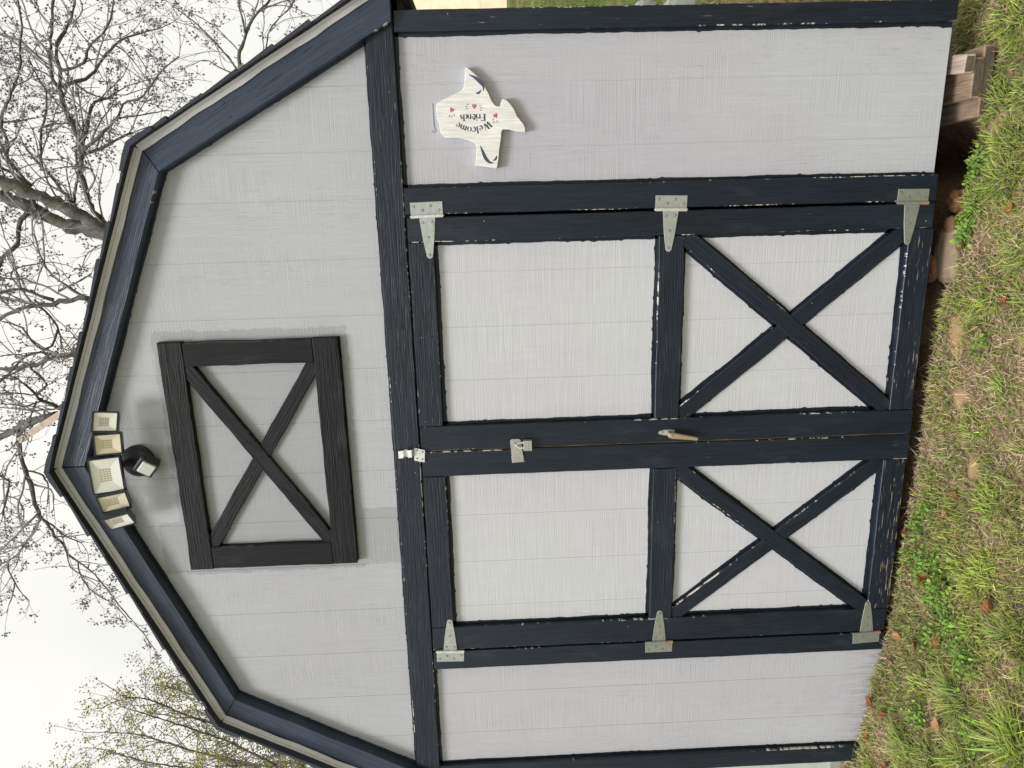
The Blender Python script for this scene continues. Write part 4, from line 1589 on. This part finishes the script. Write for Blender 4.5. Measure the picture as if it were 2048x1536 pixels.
tag(Wd.build('clover', WEEDM), 'bright clover and small broad weeds among the grass', 'weeds', kind='stuff')

# ------------------------------------------------------------------ trees
def pix(px, py, Y):
    """a point of a limb as seen in the photograph, placed at its own distance Y behind the shed front"""
    d = fw * FPX + Rt * ((1536 - py) - 768) - Up * (px - 1024)
    t = (Y - CAMP.y) / d.y
    return CAMP + d * t


def smooth_path(pts, step=.06):
    P = [Vector(p) for p in pts]
    o = []
    for i in range(len(P) - 1):
        p0, p1, p2, p3 = P[max(i - 1, 0)], P[i], P[i + 1], P[min(i + 2, len(P) - 1)]
        nn = max(2, int((p2 - p1).length / step))
        for k in range(nn):
            t = k / nn
            o.append(.5 * ((2 * p1) + (p2 - p0) * t + (2 * p0 - 5 * p1 + 4 * p2 - p3) * t * t + (3 * p1 - p0 - 3 * p2 + p3) * t ** 3))
    o.append(P[-1])
    return o


class Tree:
    def __init__(s, seed, Y, rough=1.0):
        s.r = random.Random(seed)
        s.Y = Y
        s.limb = MB()
        s.twig = MB()
        s.tips = []

    def limb_px(s, pts, w0, w1, depth=None, ddep=.5, kids=.85, lvl=2, klen=1.0):
        """pts in photograph pixels, w0/w1 width in pixels"""
        n = len(pts)
        Y0 = s.Y if depth is None else depth
        Y1 = Y0 + s.r.uniform(-ddep, ddep)
        P = [pix(a, b, Y0 + (Y1 - Y0) * i / max(1, n - 1)) for i, (a, b) in enumerate(pts)]
        path = smooth_path(P)
        L = len(path)
        dist = (path[0] - CAMP).length
        kpx = dist / FPX
        rads = [max(.004, (w0 + (w1 - w0) * i / (L - 1)) * kpx / 2 * s.r.uniform(.8, 1.22)) for i in range(L)]
        path = [p + Vector((s.r.gauss(0, 1), s.r.gauss(0, 1), s.r.gauss(0, 1))) * min(.012, rads[i] * .35) for i, p in enumerate(path)]
        s.limb.tube(path, rads, 7 if w0 > 5 else 5)
        # lichen and dead spurs roughen the limb's outline
        if w0 > 3:
            for i in range(1, L):
                for _ in range(2 if w0 > 8 else 1):
                    if s.r.random() < .75:
                        dd = Vector((s.r.gauss(0, 1), s.r.gauss(0, 1), s.r.gauss(0, 1))).normalized()
                        p0 = path[i] + dd * rads[i] * .6
                        ll = s.r.uniform(.012, .05) + rads[i] * .3
                        s.limb.tube([p0, p0 + dd * ll * .6 + Vector((0, 0, .01)), p0 + dd * ll + Vector((s.r.gauss(0, .012), 0, s.r.gauss(0, .012)))], [.009, .007, .003], 3, False)
        s.kids(path, rads, lvl, kids, klen)

    def kids(s, path, rads, lvl, dens, klen):
        acc = 0
        nxt = s.r.uniform(.05, .22) / dens
        for i in range(1, len(path) - 1):
            acc += (path[i] - path[i - 1]).length
            if acc > nxt:
                acc = 0
                nxt = s.r.uniform(.08, .22) / dens * (1 if lvl == 2 else .7)
                d = (path[i + 1] - path[i - 1]).normalized()
                s.branch(path[i], d, rads[i], lvl, klen)
        s.branch(path[-1], (path[-1] - path[-2]).normalized(), rads[-1] * 1.2, lvl, klen, True)

    def branch(s, p, d, r0, lvl, klen, cont=False):
        r = s.r
        axis = Vector((r.gauss(0, 1), r.gauss(0, 1), r.gauss(0, 1))).normalized()
        ax = d.cross(axis)
        if ax.length < 1e-3: return
        ang = r.uniform(.05, .4) if cont else r.uniform(.45, 1.15)
        d = Matrix.Rotation(ang, 3, ax.normalized()) @ d
        d.y *= .75
        d = (d + Vector((0, 0, .18))).normalized()
        L = (r.uniform(.45, 1.15) if lvl == 2 else r.uniform(.18, .5) if lvl == 1 else r.uniform(.07, .2)) * klen
        n = max(3, int(L / .075))
        rr = min(r0 * .62, .012 if lvl == 2 else .0062 if lvl == 1 else .0042)
        rr = max(rr, .0026)
        path = [p.copy()]
        q = p.copy()
        curl = Vector((r.gauss(0, 1), r.gauss(0, .6), r.gauss(0, 1))) * .10
        for i in range(n):
            d = (d + curl + Vector((r.gauss(0, 1), r.gauss(0, 1), r.gauss(0, 1))) * .13 + Vector((0, 0, .03))).normalized()
            q = q + d * (L / n)
            path.append(q.copy())
        rads = [rr * (1 - .6 * i / n) for i in range(n + 1)]
        s.twig.tube(path, rads, 4 if lvl == 2 else 3, False)
        if lvl > 0:
            acc = 0
            nxt = r.uniform(.05, .16)
            for i in range(1, n):
                acc += L / n
                if acc > nxt:
                    acc = 0
                    nxt = r.uniform(.09, .22) * (1.0 if lvl == 2 else .85)
                    s.branch(path[i], (path[i + 1] - path[i - 1]).normalized(), rads[i], lvl - 1, klen)
        s.tips.append((path[-1], d.copy(), lvl))

    def finish(s, name, label, bark, twigm, budm, mode='bud', foot=None, prob=.6, size=.0115, group=None):
        e = empty(name, foot)
        clus = []
        if mode == 'bud':
            for p, d, lv in s.tips:
                if s.r.random() > prob: continue
                for k in range(s.r.randint(3, 8)):
                    c = p + (d * .5 + Vector((s.r.gauss(0, 1), s.r.gauss(0, 1), s.r.gauss(0, 1)))) * .028
                    clus.append(c)
                    s.twig.tube([p, c], .0022, 3, False)
        tag(e, label, 'tree', group)
        s.limb.build('trunk', bark, e, True)
        s.twig.build('crown', twigm, e)
        r = s.r
        co, fc, cl = [], [], []
        if mode == 'bud':
            OC = [(1, 0, 0), (-1, 0, 0), (0, 1, 0), (0, -1, 0), (0, 0, 1), (0, 0, -1)]
            OF = [(0, 2, 4), (2, 1, 4), (1, 3, 4), (3, 0, 4), (2, 0, 5), (1, 2, 5), (3, 1, 5), (0, 3, 5)]
            for c in clus:
                z = size * r.uniform(.55, 1.2)
                b = len(co)
                for o_ in OC: co.append((c.x + o_[0] * z, c.y + o_[1] * z, c.z + o_[2] * z * 1.3))
                for f_ in OF: fc.append(tuple(b + i for i in f_))
            nb = np.array(co)
            np_mesh('seed_clusters', nb, np.array(fc), 3, budm, e)['kind'] = 'stuff'
        else:
            for p, d, lv in s.tips:
                if r.random() > prob: continue
                for k in range(r.randint(5, 11)):
                    c = p + Vector((r.gauss(0, 1), r.gauss(0, 1), r.gauss(0, 1))) * .04
                    a = Vector((r.gauss(0, 1), r.gauss(0, 1), r.gauss(0, 1) + .5)).normalized() * size * r.uniform(.8, 1.9)
                    b_ = a.orthogonal().normalized() * size * r.uniform(.3, .6)
                    b = len(co)
                    co += [c, c + a * .5 + b_, c + a, c + a * .5 - b_]
                    fc.append((b, b + 1, b + 2, b + 3))
                    g = r.uniform(.7, 1.3)
                    col = (.30 * g, .31 * g, .06 * g) if r.random() < .75 else (.2 * g, .15 * g, .09 * g)
                    cl += [col] * 4
            np_mesh('young_leaves', np.array([tuple(v) for v in co]), np.array(fc), 4, budm, e, np.array(cl))['kind'] = 'stuff'
        return e


# tree 1: the leaning double trunk over the right knee of the roof
t1 = Tree(21, 5.6)
foot1 = pix(560, 560, 5.6); foot1.z = float(ground_z(foot1.x, 5.6))
tr = [foot1 - Vector((0, 0, .1)), foot1.lerp(pix(262, 484, 5.6), .5) + Vector((-.1, 0, 0)), pix(262, 484, 5.6)]
pth = smooth_path(tr, .3)
t1.limb.tube(pth, [.24 - .11 * i / (len(pth) - 1) for i in range(len(pth))], 10)
t1.limb_px([(275, 500), (225, 466), (190, 448), (140, 418), (100, 402), (64, 386), (30, 372), (0, 362), (-80, 330), (-180, 300)], 30, 12)
t1.limb_px([(275, 490), (225, 470), (165, 457), (125, 448), (86, 425), (36, 407), (0, 393), (-90, 370), (-190, 380)], 28, 12)
t1.limb_px([(208, 445), (186, 422), (172, 390), (165, 347), (161, 312)], 9, 7)
t1.limb_px([(162, 313), (157, 280), (140, 244), (126, 212), (118, 174)], 8, 7)
t1.limb_px([(118, 174), (102, 154), (99, 120), (101, 79), (106, 20), (108, -40), (100, -120)], 6, 3)
t1.limb_px([(118, 174), (121, 137), (113, 113), (116, 85), (130, 61), (147, 20), (152, -50)], 6, 2.5)
t1.limb_px([(119, 172), (147, 164), (171, 157), (191, 143), (207, 116), (239, 82), (280, 67), (321, 55)], 7, 2)
t1.limb_px([(121, 140), (137, 137), (167, 125), (181, 90), (205, 68), (222, 38), (227, -10), (235, -60)], 5, 2)
t1.limb_px([(162, 308), (174, 294), (202, 270), (236, 236), (246, 207), (280, 198), (297, 178), (328, 137), (359, 113)], 6, 2)
t1.limb_px([(236, 236), (273, 232), (328, 222), (345, 222)], 3, 1.5)
t1.limb_px([(162, 306), (174, 260), (178, 229), (191, 205), (219, 195), (232, 184)], 7, 4)
t1.limb_px([(163, 311), (191, 301), (232, 280), (266, 265)], 6, 4)
t1.limb_px([(150, 412), (125, 382), (111, 361), (86, 336), (61, 307), (51, 294)], 7, 3)
t1.limb_px([(148, 405), (154, 368), (154, 329), (152, 300)], 5, 3)
t1.limb_px([(85, 342), (82, 290), (84, 256), (92, 232), (92, 181), (79, 160), (60, 120)], 5, 2)
t1.limb_px([(84, 256), (102, 249), (150, 244)], 4, 2.5)
t1.limb_px([(61, 372), (41, 349), (17, 321), (14, 284), (3, 253), (5, 226), (24, 185), (38, 137), (41, 85), (44, 51), (35, 0), (30, -60)], 6, 2.5)
t1.limb_px([(5, 245), (34, 241), (68, 236)], 4, 2)
t1.limb_px([(0, 70), (41, 82), (68, 106), (96, 130)], 2.5, 3)
t1.limb_px([(86, 415), (57, 425), (39, 450), (34, 493), (11, 504), (0, 533), (-30, 560)], 9, 4)
t1.limb_px([(61, 379), (68, 400), (75, 420)], 9, 6)
t1.limb_px([(61, 372), (20, 345), (-30, 300), (-60, 200)], 5, 2)
t1.finish('shade_tree', 'large bare tree with a leaning double trunk behind the right roof slope', BARK, TWIG, BUD, foot=foot1)

# tree 2: slimmer tree right of it, low over the right eave
t2 = Tree(5, 7.5)
foot2 = pix(760, 190, 7.5); foot2.z = float(ground_z(foot2.x, 7.5))
pth = smooth_path([foot2 - Vector((0, 0, .1)), foot2.lerp(pix(478, 135, 7.5), .6), pix(478, 135, 7.5)], .3)
t2.limb.tube(pth, [.10 - .06 * i / (len(pth) - 1) for i in range(len(pth))], 8)
t2.limb_px([(478, 138), (482, 103), (492, 68), (506, 38), (526, 14), (545, -10), (560, -60)], 6, 3)
t2.limb_px([(492, 65), (482, 31), (475, -5), (460, -60)], 4, 2.5)
t2.limb_px([(472, 137), (455, 113), (427, 82), (396, 51), (366, 27), (342, 10)], 4, 1.5)
t2.limb_px([(520, 140), (533, 89), (540, 61), (560, 34), (581, 14), (600, -20)], 3.5, 2)
t2.limb_px([(513, 24), (554, 7), (590, -5)], 3, 2)
t2.limb_px([(470, 150), (440, 135), (410, 120), (385, 130)], 3, 1.5)
t2.finish('shade_tree', 'slender bare tree low over the right eave of the shed', BARK, TWIG, BUD, foot=foot2)

# tree 3: limbs fanning over the right upper slope and drooping past the peak
t3 = Tree(33, 5.0)
foot3 = pix(900, 740, 5.0); foot3.z = float(ground_z(foot3.x, 5.0))
hub = pix(330, 720, 5.0)
pth = smooth_path([foot3 - Vector((0, 0, .1)), foot3.lerp(hub, .5), hub], .3)
t3.limb.tube(pth, [.20 - .09 * i / (len(pth) - 1) for i in range(len(pth))], 9)
for a, w_ in ((((330, 720), (240, 640), (175, 597)), 12), (((330, 720), (220, 715), (147, 705)), 12), (((330, 720), (200, 790), (110, 832)), 14), (((330, 720), (210, 770), (120, 816)), 9)):
    t3.limb_px(a, 18, w_, ddep=.05, kids=.3)
t3.limb_px([(175, 597), (143, 601), (107, 608), (72, 611), (29, 622), (0, 638), (-60, 660)], 9, 5)
t3.limb_px([(107, 603), (82, 590), (47, 581), (21, 579), (0, 586), (-40, 590)], 6, 3.5)
t3.limb_px([(72, 611), (43, 604), (0, 592), (-40, 570)], 4.5, 3)
t3.limb_px([(75, 613), (97, 629), (115, 654), (122, 683), (122, 697)], 4.5, 2.5)
t3.limb_px([(115, 658), (104, 690), (86, 699), (64, 683), (43, 654), (7, 644)], 4, 2.5)
t3.limb_px([(179, 597), (157, 586), (118, 561), (93, 536), (77, 500), (70, 472)], 5, 2.5)
t3.limb_px([(118, 583), (154, 565), (183, 547)], 4, 2.5)
t3.limb_px([(147, 705), (107, 717), (72, 728), (29, 737), (0, 738), (-60, 745)], 9, 5)
t3.limb_px([(107, 712), (82, 705), (54, 712), (32, 733), (7, 758), (-20, 780)], 4, 2.5)
t3.limb_px([(120, 816), (86, 801), (72, 790), (93, 769), (75, 748), (60, 735)], 6, 3)
t3.limb_px([(72, 790), (54, 773), (36, 758), (10, 750)], 4, 2)
t3.limb_px([(75, 801), (61, 830), (60, 860)], 4, 2)
t3.limb_px([(110, 832), (80, 838), (55, 848), (30, 860), (0, 872), (-70, 890)], 14, 9)
t3.limb_px([(36, 862), (40, 882), (41, 909), (50, 941), (60, 967), (70, 1008), (81, 1035)], 8, 6)
t3.limb_px([(81, 1035), (67, 1061), (47, 1093), (29, 1114), (0, 1128), (-40, 1150)], 4, 2.5)
t3.limb_px([(47, 1091), (23, 1096), (0, 1099)], 3, 2)
t3.limb_px([(81, 1035), (100, 1055), (108, 1073), (126, 1087), (135, 1108), (155, 1122), (176, 1137), (190, 1149)], 5.5, 2, klen=.6)
t3.limb_px([(81, 1035), (105, 1050), (130, 1072), (160, 1085)], 3.5, 2, klen=.6)
t3.limb_px([(50, 941), (79, 947), (91, 958), (97, 976), (94, 1008)], 4, 2, klen=.6)
t3.limb_px([(-10, 940), (6, 955), (18, 964), (13, 994), (6, 1032)], 4.5, 2.5)
t3.limb_px([(13, 992), (35, 999), (48, 1020), (44, 1050)], 3, 1.5, klen=.6)
t3.limb_px([(20, 1118), (16, 1135), (29, 1163), (44, 1187), (59, 1201)], 3, 1.5, kids=1.3, klen=.45)
t3.limb_px([(29, 1163), (26, 1187), (18, 1210), (13, 1225)], 2.2, 1.5, klen=.4)
t3.limb_px([(155, 1122), (165, 1160), (195, 1190), (235, 1215), (255, 1240)], 3, 1.5, kids=1.6, klen=.5)
t3.limb_px([(190, 1149), (215, 1180), (250, 1225), (285, 1265), (310, 1300)], 2.5, 1.5, kids=1.6, klen=.45)
t3.limb_px([(135, 1108), (140, 1135), (165, 1150), (205, 1165)], 2.5, 1.5, kids=1.4, klen=.5)
t3.finish('shade_tree', 'bare tree whose limbs fan over the roof peak and droop to its left', BARK, TWIG, BUD, foot=foot3)

# tree 4: budding pale green tree low at the far left
t4 = Tree(44, 8.0)
foot4 = pix(1100, 1700, 8.0); foot4.z = float(ground_z(foot4.x, 8.0))
hub = pix(760, 1680, 8.0)
pth = smooth_path([foot4 - Vector((0, 0, .1)), foot4.lerp(hub, .5), hub], .3)
t4.limb.tube(pth, [.14 - .07 * i / (len(pth) - 1) for i in range(len(pth))], 8)
for pts in ([(760, 1680), (560, 1590), (420, 1545), (300, 1525), (215, 1500)], [(760, 1680), (600, 1560), (470, 1490), (360, 1450), (265, 1420)], [(700, 1620), (570, 1500), (470, 1430), (400, 1395), (330, 1372)],
            [(680, 1560), (590, 1470), (500, 1405), (430, 1370), (360, 1352)], [(760, 1680), (520, 1620), (380, 1600), (240, 1570), (150, 1560)], [(640, 1540), (520, 1470), (400, 1440), (300, 1400), (250, 1395)],
            [(600, 1560), (480, 1525), (380, 1500), (280, 1470), (215, 1465)], [(760, 1620), (680, 1530), (600, 1480), (540, 1440)], [(760, 1680), (620, 1640), (520, 1610), (400, 1580), (300, 1560)], [(640, 1580), (540, 1535), (430, 1533)], [(600, 1500), (520, 1450), (460, 1400), (420, 1340)]):
    t4.limb_px(pts, 6, 1.6, ddep=1.2, kids=2.3, klen=.75)
t4.finish('budding_tree', 'young tree in pale green leaf behind the left side of the roof', BARK, TWIG, BUDG, mode='leaf', foot=foot4, prob=1.0, size=.025)

# plank sticking up behind the ridge, leaning in the tree
pa, pb = pix(37, 882, 4.6), pix(112, 833, 4.35)
dv = (pb - pa).normalized()
pc = pb + dv * 1.1
zx = dv.cross(Vector((0, 1, 0))).normalized()
zy = dv.cross(zx).normalized()
Mp = Matrix((zx, zy, -dv)).transposed().to_4x4()
Mp.translation = pa
q = MB()
Lp = (pc - pa).length
q.box(-.030, .030, -.045, .0, -Lp, 0, Mp, .003)
tag(q.build('wooden_plank', BOARDW), 'bare wooden plank sticking up behind the roof peak among branches', 'plank')
